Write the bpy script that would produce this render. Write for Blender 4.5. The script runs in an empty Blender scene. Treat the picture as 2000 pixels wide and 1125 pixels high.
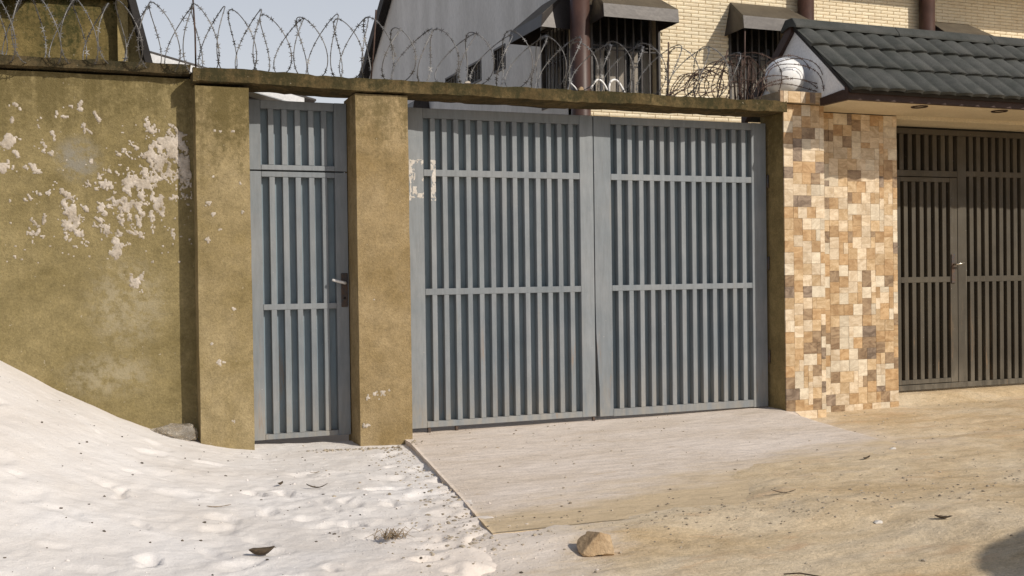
import bpy, bmesh, math, random
import numpy as np
from mathutils import Vector, Matrix, noise as mnoise
random.seed(7)
rng = np.random.default_rng(11)
S = bpy.context.scene
COL = S.collection

# ------------------------------------------------------------------ camera
cam_d = bpy.data.cameras.new('camera')
cam = bpy.data.objects.new('camera', cam_d)
COL.objects.link(cam)
cam_d.sensor_width = 36.0
cam_d.lens = 2110 / 2000 * 36.0
cam_d.clip_start = 0.05
cam_d.clip_end = 2000
yaw, pitch, roll = math.radians(21.6207), math.radians(-0.8203), math.radians(-0.7709)
fw = Vector((math.sin(yaw), math.cos(yaw), 0)); rt = Vector((math.cos(yaw), -math.sin(yaw), 0)); up = Vector((0, 0, 1))
fw, up = fw * math.cos(pitch) + up * math.sin(pitch), up * math.cos(pitch) - fw * math.sin(pitch)
rt, up = rt * math.cos(roll) + up * math.sin(roll), up * math.cos(roll) - rt * math.sin(roll)
cam.matrix_world = Matrix(((rt.x, up.x, -fw.x, 0), (rt.y, up.y, -fw.y, -7.8095), (rt.z, up.z, -fw.z, 1.2), (0, 0, 0, 1)))
S.camera = cam

# ------------------------------------------------------------------ sky, sun, exposure
SUN = Vector((0.68, -1.0, 0.83)).normalized()          # towards the sun
el = math.asin(SUN.z); az = math.atan2(SUN.x, SUN.y)
W = bpy.data.worlds.new('World'); S.world = W; W.use_nodes = True
wn = W.node_tree; wn.nodes.clear()
sky = wn.nodes.new('ShaderNodeTexSky'); sky.sky_type = 'NISHITA'; sky.sun_disc = False
sky.sun_elevation = el; sky.sun_rotation = az; sky.air_density = 1.0; sky.dust_density = 0.7; sky.ozone_density = 1.0
wbg = wn.nodes.new('ShaderNodeBackground'); wbg.inputs['Strength'].default_value = 0.10
wmx = wn.nodes.new('ShaderNodeMix'); wmx.data_type = 'RGBA'; 
wmx.inputs[7].default_value = (7.3, 7.2, 7.3, 1)        # pale dusty haze, thickest at the horizon all the way round
wtc = wn.nodes.new('ShaderNodeTexCoord'); wsp = wn.nodes.new('ShaderNodeSeparateXYZ'); wmr = wn.nodes.new('ShaderNodeMapRange'); wmr.interpolation_type = 'SMOOTHSTEP'
for i_, q_ in enumerate((0.0, 0.75, 0.80, 0.12)): wmr.inputs[i_ + 1].default_value = q_
wn.links.new(wtc.outputs['Generated'], wsp.inputs[0]); wn.links.new(wsp.outputs[2], wmr.inputs[0]); wn.links.new(wmr.outputs[0], wmx.inputs[0])
wo = wn.nodes.new('ShaderNodeOutputWorld')
wn.links.new(sky.outputs[0], wmx.inputs[6]); wn.links.new(wmx.outputs[2], wbg.inputs[0]); wn.links.new(wbg.outputs[0], wo.inputs[0])
sl = bpy.data.lights.new('sun', 'SUN'); sl.energy = 4.0; sl.angle = math.radians(0.6); sl.color = (1.0, 0.93, 0.82)
so = bpy.data.objects.new('sun', sl); COL.objects.link(so)
so.rotation_euler = (-SUN).to_track_quat('-Z', 'Y').to_euler(); so.location = (6, -10, 9)
S.view_settings.view_transform = 'Standard'; S.view_settings.look = 'None'
S.view_settings.exposure = 0.0; S.view_settings.gamma = 1.0; S.view_settings.use_curve_mapping = False

# ------------------------------------------------------------------ numpy noise
_perm = np.random.default_rng(3).random((256, 256))
def vnoise(x, y):
    xi = np.floor(x).astype(int); yi = np.floor(y).astype(int)
    fx = x - xi; fy = y - yi
    fx = fx * fx * (3 - 2 * fx); fy = fy * fy * (3 - 2 * fy)
    g = lambda a, b: _perm[a % 256, b % 256]
    return (g(xi, yi) * (1 - fx) + g(xi + 1, yi) * fx) * (1 - fy) + (g(xi, yi + 1) * (1 - fx) + g(xi + 1, yi + 1) * fx) * fy
def fbm(x, y, o=4):
    s = 0; a = .5; t = 0
    for k in range(o):
        s = s + a * vnoise(x * 2 ** k + 17.3 * k, y * 2 ** k - 9.1 * k); t += a; a *= .5
    return s / t - .5
def sstep(a, b, x):
    t = np.clip((x - a) / (b - a), 0, 1); return t * t * (3 - 2 * t)

# ------------------------------------------------------------------ materials
MATS = {}
def new_mat(name):
    m = bpy.data.materials.new(name); m.use_nodes = True; nt = m.node_tree
    b = nt.nodes['Principled BSDF']; MATS[name] = m
    return m, nt, b
def N(nt, t, **kw):
    n = nt.nodes.new(t)
    for k, v in kw.items(): setattr(n, k, v)
    return n
def L(nt, a, b): nt.links.new(a, b)
def posn(nt, stretch=(1, 1, 1), local=False):
    if local: src = N(nt, 'ShaderNodeTexCoord').outputs['Object']
    else: src = N(nt, 'ShaderNodeNewGeometry').outputs['Position']
    mp = N(nt, 'ShaderNodeMapping'); mp.inputs['Scale'].default_value = stretch
    L(nt, src, mp.inputs['Vector']); return mp.outputs[0]
def noisef(nt, vec, scale, detail=5, rough=.6, dist=0.0):
    n = N(nt, 'ShaderNodeTexNoise'); n.inputs['Scale'].default_value = scale; n.inputs['Detail'].default_value = detail
    n.inputs['Roughness'].default_value = rough; n.inputs['Distortion'].default_value = dist
    L(nt, vec, n.inputs['Vector']); return n.outputs['Fac']
def ramp(nt, fac, stops):
    r = N(nt, 'ShaderNodeValToRGB'); e = r.color_ramp.elements
    while len(e) < len(stops): e.new(.5)
    for i, (p, c) in enumerate(stops):
        e[i].position = p; e[i].color = (*c, 1) if len(c) == 3 else c
    L(nt, fac, r.inputs[0]); return r.outputs[0]
def mixc(nt, fac, a, b, mode='MIX'):
    n = N(nt, 'ShaderNodeMix'); n.data_type = 'RGBA'; n.blend_type = mode
    if isinstance(fac, (int, float)): n.inputs[0].default_value = fac
    else: L(nt, fac, n.inputs[0])
    for s, v in ((6, a), (7, b)):
        if isinstance(v, tuple): n.inputs[s].default_value = (*v, 1)
        else: L(nt, v, n.inputs[s])
    return n.outputs[2]
def mth(nt, op, a, b=None, clamp=False):
    n = N(nt, 'ShaderNodeMath', operation=op); n.use_clamp = clamp
    for i, v in enumerate((a, b)):
        if v is None: continue
        if isinstance(v, (int, float)): n.inputs[i].default_value = v
        else: L(nt, v, n.inputs[i])
    return n.outputs[0]
def mrange(nt, v, a, b, c=0.0, d=1.0, smooth=True):
    n = N(nt, 'ShaderNodeMapRange'); n.clamp = True
    if smooth: n.interpolation_type = 'SMOOTHSTEP'
    L(nt, v, n.inputs[0])
    for i, q in enumerate((a, b, c, d)): n.inputs[i + 1].default_value = q
    return n.outputs[0]
def bump(nt, b, h, strength=.3, dist=.01):
    n = N(nt, 'ShaderNodeBump'); n.inputs['Strength'].default_value = strength; n.inputs['Distance'].default_value = dist
    L(nt, h, n.inputs['Height']); L(nt, n.outputs[0], b.inputs['Normal'])
def g3(c, k): return tuple(x * k for x in c)
def pm(name, c1, c2, s1=3, dist=0.0, s2=45, rough=.85, bstr=.25, bscale=140, bdist=.01, metal=0, spec=.3, stretch=(1, 1, 1), fine=.18, lo=.35, hi=.65, rnd=0.0, c3=None):
    """two-tone noise paint with fine mottling and bump"""
    m, nt, b = new_mat(name)
    p = posn(nt, stretch)
    if rnd:
        oi = N(nt, 'ShaderNodeObjectInfo'); va = N(nt, 'ShaderNodeVectorMath', operation='ADD'); sc = N(nt, 'ShaderNodeVectorMath', operation='SCALE')
        cx = N(nt, 'ShaderNodeCombineXYZ')
        for i in range(3): L(nt, oi.outputs['Random'], cx.inputs[i])
        L(nt, cx.outputs[0], sc.inputs[0]); sc.inputs['Scale'].default_value = 31.0
        L(nt, p, va.inputs[0]); L(nt, sc.outputs[0], va.inputs[1]); p = va.outputs[0]
    st = [(lo, c1), (hi, c2)] if c3 is None else [(lo, c1), ((lo + hi) / 2, c2), (hi, c3)]
    c = ramp(nt, noisef(nt, p, s1, 6, .62, dist), st)
    f = noisef(nt, p, s2, 4, .7)
    c = mixc(nt, 1.0, c, ramp(nt, f, [(.25, (1 - fine,) * 3), (.75, (1 + fine * .6,) * 3)]), 'MULTIPLY')
    if rnd:
        oi = N(nt, 'ShaderNodeObjectInfo')
        c = mixc(nt, 1.0, c, ramp(nt, oi.outputs['Random'], [(0, (1 - rnd,) * 3), (1, (1 + rnd * .5,) * 3)]), 'MULTIPLY')
    L(nt, c, b.inputs['Base Color'])
    b.inputs['Roughness'].default_value = rough; b.inputs['Metallic'].default_value = metal; b.inputs['Specular IOR Level'].default_value = spec
    if bstr: bump(nt, b, noisef(nt, posn(nt), bscale, 4, .65), bstr, bdist)
    return m

def ellipse_mask(nt, P, items, y_axis='Z'):
    """soft union of ellipses in x,z; items (x, z, rx, rz)"""
    sep = N(nt, 'ShaderNodeSeparateXYZ'); L(nt, P, sep.inputs[0]); out = None
    for (x, z, rx, rz) in items:
        a = mth(nt, 'MULTIPLY', mth(nt, 'SUBTRACT', sep.outputs[0], x), 1 / rx)
        c = mth(nt, 'MULTIPLY', mth(nt, 'SUBTRACT', sep.outputs[2], z), 1 / rz)
        d = mth(nt, 'SQRT', mth(nt, 'ADD', mth(nt, 'MULTIPLY', a, a), mth(nt, 'MULTIPLY', c, c)))
        f = mrange(nt, d, 1.0, 0.3)
        out = f if out is None else mth(nt, 'MAXIMUM', out, f)
    return out

def plaster(name, c1, c2, moss=(.085, .066, .024), top=2.55, streak=.75, smears=None, mosslvl=.62):
    m, nt, b = new_mat(name)
    p = posn(nt)
    c = ramp(nt, noisef(nt, p, 2.3, 7, .62, .3), [(.34, c1), (.66, c2)])
    f = noisef(nt, p, 62, 5, .75)
    c = mixc(nt, 1.0, c, ramp(nt, f, [(.25, (.66,) * 3), (.55, (1.0,) * 3), (.8, (1.25,) * 3)]), 'MULTIPLY')
    c = mixc(nt, 1.0, c, ramp(nt, noisef(nt, p, 11, 6, .7, .4), [(.3, (.80,) * 3), (.52, (1.0,) * 3), (.72, (1.2,) * 3)]), 'MULTIPLY')
    # green-brown mould growing down from the coping
    sep = N(nt, 'ShaderNodeSeparateXYZ'); L(nt, p, sep.inputs[0])
    zz = mrange(nt, sep.outputs[2], top - streak, top, 0, 1)
    st = noisef(nt, posn(nt, (9, 9, 1.1)), 1.0, 5, .6)
    st = mth(nt, 'ADD', mth(nt, 'MULTIPLY', zz, .42), mth(nt, 'MULTIPLY', mth(nt, 'SUBTRACT', st, .5), .9))
    mk = noisef(nt, p, 26, 6, .75)
    st = mth(nt, 'ADD', st, mth(nt, 'MULTIPLY', mth(nt, 'SUBTRACT', mk, .5), 1.1))
    c = mixc(nt, mth(nt, 'MULTIPLY', mrange(nt, st, .12, .5), mosslvl), c, moss)
    # dark rain runs
    rr = mrange(nt, noisef(nt, posn(nt, (14, 14, .55)), 1.0, 4, .55), .56, .74)
    c = mixc(nt, mth(nt, 'MULTIPLY', mth(nt, 'MULTIPLY', rr, mrange(nt, sep.outputs[2], top - 1.7, top)), .5), c, g3(c1, .5))
    # general blotches
    bl = mrange(nt, noisef(nt, p, 4.7, 6, .7, .6), .56, .74)
    c = mixc(nt, mth(nt, 'MULTIPLY', bl, .38), c, g3(c1, .55))
    if smears:
        for items, col, amt in smears:
            e = ellipse_mask(nt, p, items)
            n2 = mrange(nt, noisef(nt, p, 14, 6, .7), .36, .62)
            c = mixc(nt, mth(nt, 'MULTIPLY', mth(nt, 'MULTIPLY', e, n2), amt), c, col)
    # tiny pale flecks
    vo = mrange(nt, noisef(nt, p, 38, 3, .5), .70, .76)
    c = mixc(nt, mth(nt, 'MULTIPLY', vo, .6), c, (.42, .36, .27))
    L(nt, c, b.inputs['Base Color']); b.inputs['Roughness'].default_value = .93; b.inputs['Specular IOR Level'].default_value = .15
    h = mth(nt, 'ADD', noisef(nt, p, 90, 5, .7), mth(nt, 'MULTIPLY', noisef(nt, p, 9, 5, .6), 1.0))
    bump(nt, b, h, .6, .013)
    return m

plaster('plaster_wall', (.180, .140, .060), (.282, .224, .110), smears=[([(-.02, 1.99, .19, .19)], (.23, .21, .17), .9), ([(.27, 1.03, .34, .42), (.15, .55, .4, .2)], (.36, .31, .21), .6)])
plaster('plaster_pillar', (.230, .173, .077), (.345, .270, .148), top=2.5, streak=.9, mosslvl=.7)
plaster('brown_plaster_pillar', (.25, .178, .082), (.36, .272, .152), top=2.5, streak=.7, mosslvl=.6)
plaster('plaster_jamb', (.22, .16, .07), (.30, .225, .10), top=2.5, streak=.9)
plaster('plaster_lintel', (.080, .056, .024), (.155, .112, .052), moss=(.035, .032, .014), top=2.7, streak=.5, mosslvl=.9)
plaster('plaster_coping', (.065, .048, .024), (.115, .084, .042), moss=(.03, .027, .014), top=2.75, streak=.5, mosslvl=.9)
plaster('mossy_plaster', (.105, .082, .03), (.21, .155, .06), moss=(.035, .037, .012), top=3.9, streak=1.6, mosslvl=.9)
plaster('pilaster_plaster', (.30, .23, .10), (.38, .29, .13), top=4.2, streak=1.2)
pm('white_splash', (.33, .275, .21), (.52, .455, .385), s1=13, bstr=.6, bscale=90, rough=.95, fine=.3, lo=.3, hi=.62)

def gate_paint(name, c1, c2, dust=(.36, .31, .24), rust=(.22, .10, .035), dz=.55, damt=.5, rough=.5):
    m, nt, b = new_mat(name)
    p = posn(nt)
    c = ramp(nt, noisef(nt, p, 1.9, 5, .6), [(.35, c1), (.65, c2)])
    c = mixc(nt, 1.0, c, ramp(nt, noisef(nt, posn(nt, (30, 30, 4)), 1, 5, .7), [(.3, (.84,) * 3), (.7, (1.10,) * 3)]), 'MULTIPLY')
    sep = N(nt, 'ShaderNodeSeparateXYZ'); L(nt, p, sep.inputs[0])
    d = mrange(nt, sep.outputs[2], dz, 0.0)
    d = mth(nt, 'MULTIPLY', d, mrange(nt, noisef(nt, posn(nt, (8, 8, 2)), 1.4, 5, .65), .3, .7))
    c = mixc(nt, mth(nt, 'MULTIPLY', d, damt), c, dust)
    r = mrange(nt, noisef(nt, posn(nt, (5, 5, 1.6)), 2.3, 7, .75), .66, .76)
    c = mixc(nt, mth(nt, 'MULTIPLY', r, .55), c, rust)
    lowr = mth(nt, 'MULTIPLY', mrange(nt, sep.outputs[2], 1.25, .1), mrange(nt, noisef(nt, posn(nt, (16, 16, 1.2)), 1.0, 6, .7), .58, .70))
    c = mixc(nt, mth(nt, 'MULTIPLY', lowr, .65), c, (.29, .175, .09))
    oi = N(nt, 'ShaderNodeObjectInfo'); c = mixc(nt, 1.0, c, ramp(nt, oi.outputs['Random'], [(0, (.91, .91, .91)), (1, (1.06, 1.05, 1.04))]), 'MULTIPLY')
    dr_ = mrange(nt, noisef(nt, posn(nt, (22, 22, .8)), 1.0, 5, .65), .58, .72)
    c = mixc(nt, mth(nt, 'MULTIPLY', dr_, .28), c, g3(dust, .75))
    ch = mrange(nt, noisef(nt, p, 47, 2, .5), .74, .77)
    c = mixc(nt, mth(nt, 'MULTIPLY', ch, .5), c, (.42, .40, .37))
    L(nt, c, b.inputs['Base Color'])
    L(nt, mrange(nt, noisef(nt, p, 7, 4, .6), .3, .7, rough - .06, rough + .16), b.inputs['Roughness'])
    b.inputs['Specular IOR Level'].default_value = .35
    bump(nt, b, mth(nt, 'ADD', noisef(nt, p, 5, 3, .5), mth(nt, 'MULTIPLY', noisef(nt, p, 120, 3, .6), .06)), .22, .02)
    return m
gate_paint('blue_grey_paint', (.178, .200, .218), (.228, .240, .250))
gate_paint('sheet_paint', (.19, .245, .28), (.225, .28, .31))
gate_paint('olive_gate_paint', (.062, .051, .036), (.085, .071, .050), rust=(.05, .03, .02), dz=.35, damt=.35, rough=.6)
gate_paint('olive_sheet_shade', (.014, .010, .008), (.022, .016, .012), damt=.1)  # near-black: shade of the gaps between bars put into the sheet colour
pm('rusty_plate', (.07, .07, .072), (.12, .075, .05), s1=25, rough=.7, metal=.3)
pm('worn_chrome', (.62, .60, .56), (.75, .73, .70), s1=20, rough=.38, metal=.25, bstr=.05)
pm('brass_chrome', (.55, .50, .42), (.72, .68, .60), s1=20, rough=.25, metal=.9, bstr=.05)
pm('torn_paper', (.50, .46, .41), (.64, .60, .55), s1=14, rough=.95, bstr=.3)

# sandstone look mosaic tiles
TILE = {}
for nm, a, b_, w in (('cream', (.60, .455, .295), (.71, .58, .42), 8), ('pale', (.62, .51, .37), (.71, .61, .46), 4), ('honey', (.50, .335, .175), (.61, .45, .275), 8),
                     ('ochre', (.42, .25, .115), (.53, .355, .19), 6), ('brown', (.23, .145, .08), (.36, .25, .15), 2.4), ('umber', (.18, .125, .085), (.31, .23, .165), 1.3)):
    TILE[nm] = (pm('tile_' + nm, g3(a, .9), g3(b_, 1.04), s1=8, dist=1.6, s2=60, rough=.42, bstr=.12, bscale=80, spec=.4, stretch=(1, 1, 1.7), rnd=.16, fine=.16, lo=.38, hi=.62), w)
pm('grout', (.33, .26, .17), (.42, .34, .24), s1=20)
pm('cream_brick', (.76, .64, .45), (.84, .74, .55), s1=6, s2=50, rough=.8, bstr=.35, bscale=60, rnd=.09)
pm('brick_joint', (.58, .48, .33), (.68, .58, .41), s1=9)
pm('grey_render', (.54, .53, .51), (.68, .67, .65), s1=1.2, s2=26, stretch=(1, 1.6, .5), rough=.95)
pm('dark_fascia', (.012, .010, .009), (.026, .022, .020), s1=6, rough=.7)
pm('brown_fascia', (.034, .018, .014), (.055, .030, .024), s1=6, rough=.55)
pm('brown_pipe', (.052, .028, .022), (.080, .042, .032), s1=4, rough=.45, bstr=.05)
pm('awning_metal', (.036, .030, .028), (.060, .051, .046), s1=3, rough=.42, metal=.2, bstr=.12, bscale=5, bdist=.03)
pm('awning_top', (.085, .068, .048), (.12, .097, .068), s1=4, rough=.6)
pm('grille_metal', (.05, .045, .042), (.09, .08, .075), s1=9, rough=.5)
pm('curtain_or_dark_back', (.46, .40, .33), (.58, .52, .44), s1=5, stretch=(12, 1, .4), rough=.95)
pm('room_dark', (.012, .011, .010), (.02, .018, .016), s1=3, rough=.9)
pm('roof_shingle', (.046, .049, .044), (.080, .080, .074), s1=5, s2=160, rough=.95, bstr=.55, bscale=420, bdist=.006, fine=.35, rnd=.12)
pm('white_paint', (.70, .70, .71), (.78, .78, .78), s1=3, rough=.85, bstr=.1)
pm('soffit_cream', (.64, .55, .39), (.72, .63, .46), s1=3, rough=.9, bstr=.05)
pm('galvanised', (.12, .115, .11), (.26, .25, .24), s1=8, rough=.5, metal=.35, bstr=0)
pm('rusty_wire', (.045, .028, .022), (.11, .07, .055), s1=10, rough=.75, metal=.2, bstr=0)
pm('white_plastic', (.72, .70, .68), (.80, .78, .76), s1=6, rough=.45, bstr=0)
pm('zinc_sheet', (.34, .36, .38), (.46, .48, .50), s1=3, rough=.45, metal=.4)
pm('rock', (.30, .20, .11), (.52, .38, .235), s1=6, s2=40, rough=.95, bstr=.7, bscale=34, bdist=.02)
pm('dry_leaf', (.045, .032, .022), (.12, .085, .05), s1=30, rough=.8)
pm('straw', (.20, .145, .09), (.34, .26, .17), s1=30, rough=.9)
pm('pebble', (.22, .18, .13), (.46, .39, .30), s1=3.7, s2=31, rough=.95, bstr=.2, lo=.38, hi=.62)
pm('crumb', (.045, .038, .03), (.16, .13, .10), s1=21, s2=60, rough=.95, bstr=0)
pm('unseen_parasol_cloth', (.10, .16, .30), (.14, .2, .36), s1=5, rough=.9)

m, nt, b = new_mat('globe_glass'); b.inputs['Base Color'].default_value = (.80, .80, .80, 1); b.inputs['Roughness'].default_value = .22
L(nt, ramp(nt, noisef(nt, posn(nt), 14, 4, .6), [(.35, (.76, .75, .73)), (.65, (.83, .83, .83))]), b.inputs['Base Color'])
m, nt, b = new_mat('window_glass'); b.inputs['Base Color'].default_value = (.03, .032, .035, 1); b.inputs['Roughness'].default_value = .06
b.inputs['Alpha'].default_value = .14
m, nt, b = new_mat('clear_plastic'); b.inputs['Roughness'].default_value = .12; b.inputs['Transmission Weight'].default_value = .55; b.inputs['Alpha'].default_value = .8
L(nt, ramp(nt, noisef(nt, posn(nt), 18, 5, .7), [(.35, (.36, .30, .22)), (.65, (.62, .57, .50))]), b.inputs['Base Color'])
b.inputs['IOR'].default_value = 1.2; b.inputs['Specular IOR Level'].default_value = .8

# sand
m, nt, b = new_mat('white_sand'); p = posn(nt)
c = ramp(nt, noisef(nt, p, 1.3, 6, .6), [(.35, (.675, .62, .57)), (.65, (.755, .715, .685))])
c = mixc(nt, 1.0, c, ramp(nt, noisef(nt, p, 170, 3, .7), [(.25, (.86,) * 3), (.75, (1.06,) * 3)]), 'MULTIPLY')
c = mixc(nt, mth(nt, 'MULTIPLY', mrange(nt, noisef(nt, p, 5, 7, .75), .60, .74), .35), c, (.47, .40, .33))
sep = N(nt, 'ShaderNodeSeparateXYZ'); L(nt, p, sep.inputs[0])
q = mth(nt, 'ADD', mth(nt, 'SUBTRACT', sep.outputs[0], 1.85), mth(nt, 'MULTIPLY', mth(nt, 'ADD', sep.outputs[1], 3.05), -.6))       # metres past the edge of the heap
q = mth(nt, 'ADD', q, mth(nt, 'MULTIPLY', mth(nt, 'SUBTRACT', noisef(nt, p, 4, 7, .72), .5), 1.3))
c = mixc(nt, mth(nt, 'MULTIPLY', mrange(nt, q, -.95, -.05), .95), c, (.68, .60, .53))
L(nt, c, b.inputs['Base Color']); b.inputs['Roughness'].default_value = .97; b.inputs['Specular IOR Level'].default_value = .12
h = mth(nt, 'ADD', mth(nt, 'MULTIPLY', noisef(nt, p, 11, 5, .65), .8), mth(nt, 'MULTIPLY', noisef(nt, p, 90, 5, .75), .28)); bump(nt, b, h, .6, .022)

# beaten earth of the lane with sand washed over it
m, nt, b = new_mat('lane_dirt'); p = posn(nt); ps = posn(nt, (.75, 1.35, 1))
c = ramp(nt, noisef(nt, ps, 1.6, 7, .62, .5), [(.33, (.51, .375, .22)), (.5, (.59, .46, .30)), (.67, (.64, .525, .375))])
c = mixc(nt, 1.0, c, ramp(nt, noisef(nt, p, 60, 5, .75), [(.25, (.66,) * 3), (.5, (1.0,) * 3), (.78, (1.2,) * 3)]), 'MULTIPLY')
c = mixc(nt, 1.0, c, ramp(nt, noisef(nt, posn(nt, (.9, 1.4, 1)), 12, 6, .75), [(.3, (.80,) * 3), (.5, (1.0,) * 3), (.7, (1.14,) * 3)]), 'MULTIPLY')
c = mixc(nt, 1.0, c, ramp(nt, noisef(nt, p, 210, 3, .8), [(.3, (.80,) * 3), (.5, (1.0,) * 3), (.7, (1.12,) * 3)]), 'MULTIPLY')
red = mrange(nt, noisef(nt, posn(nt, (.7, 1.6, 1)), 2.7, 6, .65, .4), .55, .72)
c = mixc(nt, mth(nt, 'MULTIPLY', red, .6), c, (.55, .36, .21))
drk = mrange(nt, noisef(nt, posn(nt, (1.2, 2.6, 1)), 3.1, 7, .72), .60, .72)
c = mixc(nt, mth(nt, 'MULTIPLY', drk, .45), c, (.40, .295, .18))
sep = N(nt, 'ShaderNodeSeparateXYZ'); L(nt, p, sep.inputs[0])
# pale sand trodden out from the heap: strongest towards small x, and by the ramp
q = mth(nt, 'ADD', mth(nt, 'SUBTRACT', sep.outputs[0], 1.85), mth(nt, 'MULTIPLY', mth(nt, 'ADD', sep.outputs[1], 3.05), -.6))
q = mth(nt, 'ADD', q, mth(nt, 'MULTIPLY', mth(nt, 'SUBTRACT', noisef(nt, posn(nt, (1, 2.0, 1)), 3.0, 7, .72), .5), 1.3))
c = mixc(nt, mth(nt, 'MULTIPLY', mrange(nt, q, .8, .0), .95), c, (.68, .60, .53))
# dust off the ramp
w_ = mth(nt, 'ADD', sep.outputs[0], mth(nt, 'MULTIPLY', mth(nt, 'SUBTRACT', noisef(nt, posn(nt, (.8, 2.2, 1)), 2.6, 7, .72), .5), 1.2))
w_ = mth(nt, 'MULTIPLY', mrange(nt, w_, 6.0, 5.3), mrange(nt, sep.outputs[1], -2.3, -1.5))
c = mixc(nt, mth(nt, 'MULTIPLY', w_, .8), c, (.62, .52, .42))
wt = mrange(nt, noisef(nt, posn(nt, (.6, 2.4, 1)), 1.7, 7, .7), .56, .72)
c = mixc(nt, mth(nt, 'MULTIPLY', wt, .4), c, (.60, .50, .38))
L(nt, c, b.inputs['Base Color']); b.inputs['Roughness'].default_value = .97; b.inputs['Specular IOR Level'].default_value = .1
h = mth(nt, 'ADD', mth(nt, 'MULTIPLY', noisef(nt, ps, 9, 6, .7), 1.0), mth(nt, 'MULTIPLY', noisef(nt, p, 70, 5, .75), .5)); bump(nt, b, h, .62, .022)

m, nt, b = new_mat('ramp_concrete'); p = posn(nt); ps = posn(nt, (.6, 1.6, 1))
c = ramp(nt, noisef(nt, ps, 1.5, 7, .65, .4), [(.34, (.60, .505, .415)), (.6, (.70, .61, .535))])
c = mixc(nt, 1.0, c, ramp(nt, noisef(nt, p, 75, 5, .75), [(.25, (.72,) * 3), (.5, (1.0,) * 3), (.75, (1.14,) * 3)]), 'MULTIPLY')
sep = N(nt, 'ShaderNodeSeparateXYZ'); L(nt, p, sep.inputs[0])
# earth carried on to the outer part of the ramp by tyres (front edge, growing to the right)
fr = mth(nt, 'ADD', mth(nt, 'MULTIPLY', sep.outputs[1], -1.0), mth(nt, 'MULTIPLY', sep.outputs[0], .30))
fr = mth(nt, 'ADD', fr, mth(nt, 'MULTIPLY', mth(nt, 'SUBTRACT', noisef(nt, ps, 2.4, 7, .7), .5), 1.1))
c = mixc(nt, mth(nt, 'MULTIPLY', mrange(nt, fr, 2.95, 3.55), .92), c, (.545, .42, .265))
c = mixc(nt, 1.0, c, ramp(nt, noisef(nt, posn(nt, (.5, 1.8, 1)), 12, 6, .75), [(.3, (.80,) * 3), (.5, (1.0,) * 3), (.7, (1.12,) * 3)]), 'MULTIPLY')
sp = mrange(nt, noisef(nt, posn(nt, (1, 2.6, 1)), 3.3, 6, .7), .60, .68)
c = mixc(nt, mth(nt, 'MULTIPLY', sp, .45), c, (.44, .32, .19))
L(nt, c, b.inputs['Base Color']); b.inputs['Roughness'].default_value = .95; b.inputs['Specular IOR Level'].default_value = .12
h = mth(nt, 'ADD', mth(nt, 'MULTIPLY', noisef(nt, ps, 8, 6, .7), 1.0), mth(nt, 'MULTIPLY', noisef(nt, p, 80, 5, .75), .4)); bump(nt, b, h, .65, .022)

# ------------------------------------------------------------------ object helpers
def tag(o, label=None, cat=None, group=None, kind=None):
    if label: o['label'] = label
    if cat: o['category'] = cat
    if group: o['group'] = group
    if kind: o['kind'] = kind
    return o
def thing(name, label, cat, loc=(0, 0, 0), group=None):
    o = bpy.data.objects.new(name, None); COL.objects.link(o); o.location = loc; o.empty_display_size = .1
    return tag(o, label, cat, group)
def wloc(o):
    v = Vector(o.location)
    while o.parent: o = o.parent; v += Vector(o.location)
    return v
def add(name, me, mat, parent=None, loc=None):
    """link mesh; world-coordinate mesh unless loc (world) is given"""
    if mat and len(me.materials) == 0: me.materials.append(MATS[mat] if isinstance(mat, str) else mat)
    o = bpy.data.objects.new(name, me); COL.objects.link(o)
    base = wloc(parent) if parent else Vector((0, 0, 0))
    if parent: o.parent = parent
    o.location = (Vector(loc) if loc is not None else Vector((0, 0, 0))) - base
    return o
def pyd(name, v, f, smooth=False):
    me = bpy.data.meshes.new(name); me.from_pydata([tuple(map(float, q)) for q in v], [], [tuple(map(int, q)) for q in f]); me.update()
    if smooth: me.polygons.foreach_set('use_smooth', [True] * len(me.polygons))
    return me
def from_bm(name, bm, smooth=False):
    me = bpy.data.meshes.new(name); bmesh.ops.recalc_face_normals(bm, faces=bm.faces); bm.to_mesh(me); bm.free()
    if smooth: me.polygons.foreach_set('use_smooth', [True] * len(me.polygons))
    return me
def bm_box(bm, x0, x1, y0, y1, z0, z1):
    r = bmesh.ops.create_cube(bm, size=1.0)
    for v in r['verts']:
        v.co = Vector(((x0 + x1) / 2 + v.co.x * (x1 - x0), (y0 + y1) / 2 + v.co.y * (y1 - y0), (z0 + z1) / 2 + v.co.z * (z1 - z0)))
    return r['verts']
def box_me(x0, x1, y0, y1, z0, z1, bev=.002, name='box'):
    bm = bmesh.new(); bm_box(bm, x0, x1, y0, y1, z0, z1)
    if bev: bmesh.ops.bevel(bm, geom=list(bm.edges), offset=bev, segments=1, affect='EDGES')
    return from_bm(name, bm)
def box(name, x0, x1, y0, y1, z0, z1, mat, parent=None, bev=.002):
    return add(name, box_me(x0, x1, y0, y1, z0, z1, bev, name), mat, parent)
def prism(name, poly, axis, a, b, mat, parent=None, bev=0):
    """polygon extruded along an axis: axis 'y' takes (x,z); 'x' takes (y,z); 'z' takes (x,y)"""
    def pt(q, t): return {'y': (q[0], t, q[1]), 'x': (t, q[0], q[1]), 'z': (q[0], q[1], t)}[axis]
    n = len(poly); v = [pt(q, a) for q in poly] + [pt(q, b) for q in poly]
    f = [tuple(range(n)), tuple(range(2 * n - 1, n - 1, -1))] + [(i, (i + 1) % n, n + (i + 1) % n, n + i) for i in range(n)]
    bm = bmesh.new(); vs = [bm.verts.new(q) for q in v]
    for q in f: bm.faces.new([vs[i] for i in q])
    if bev: bmesh.ops.bevel(bm, geom=list(bm.edges), offset=bev, segments=1, affect='EDGES')
    return add(name, from_bm(name, bm), mat, parent)
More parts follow.
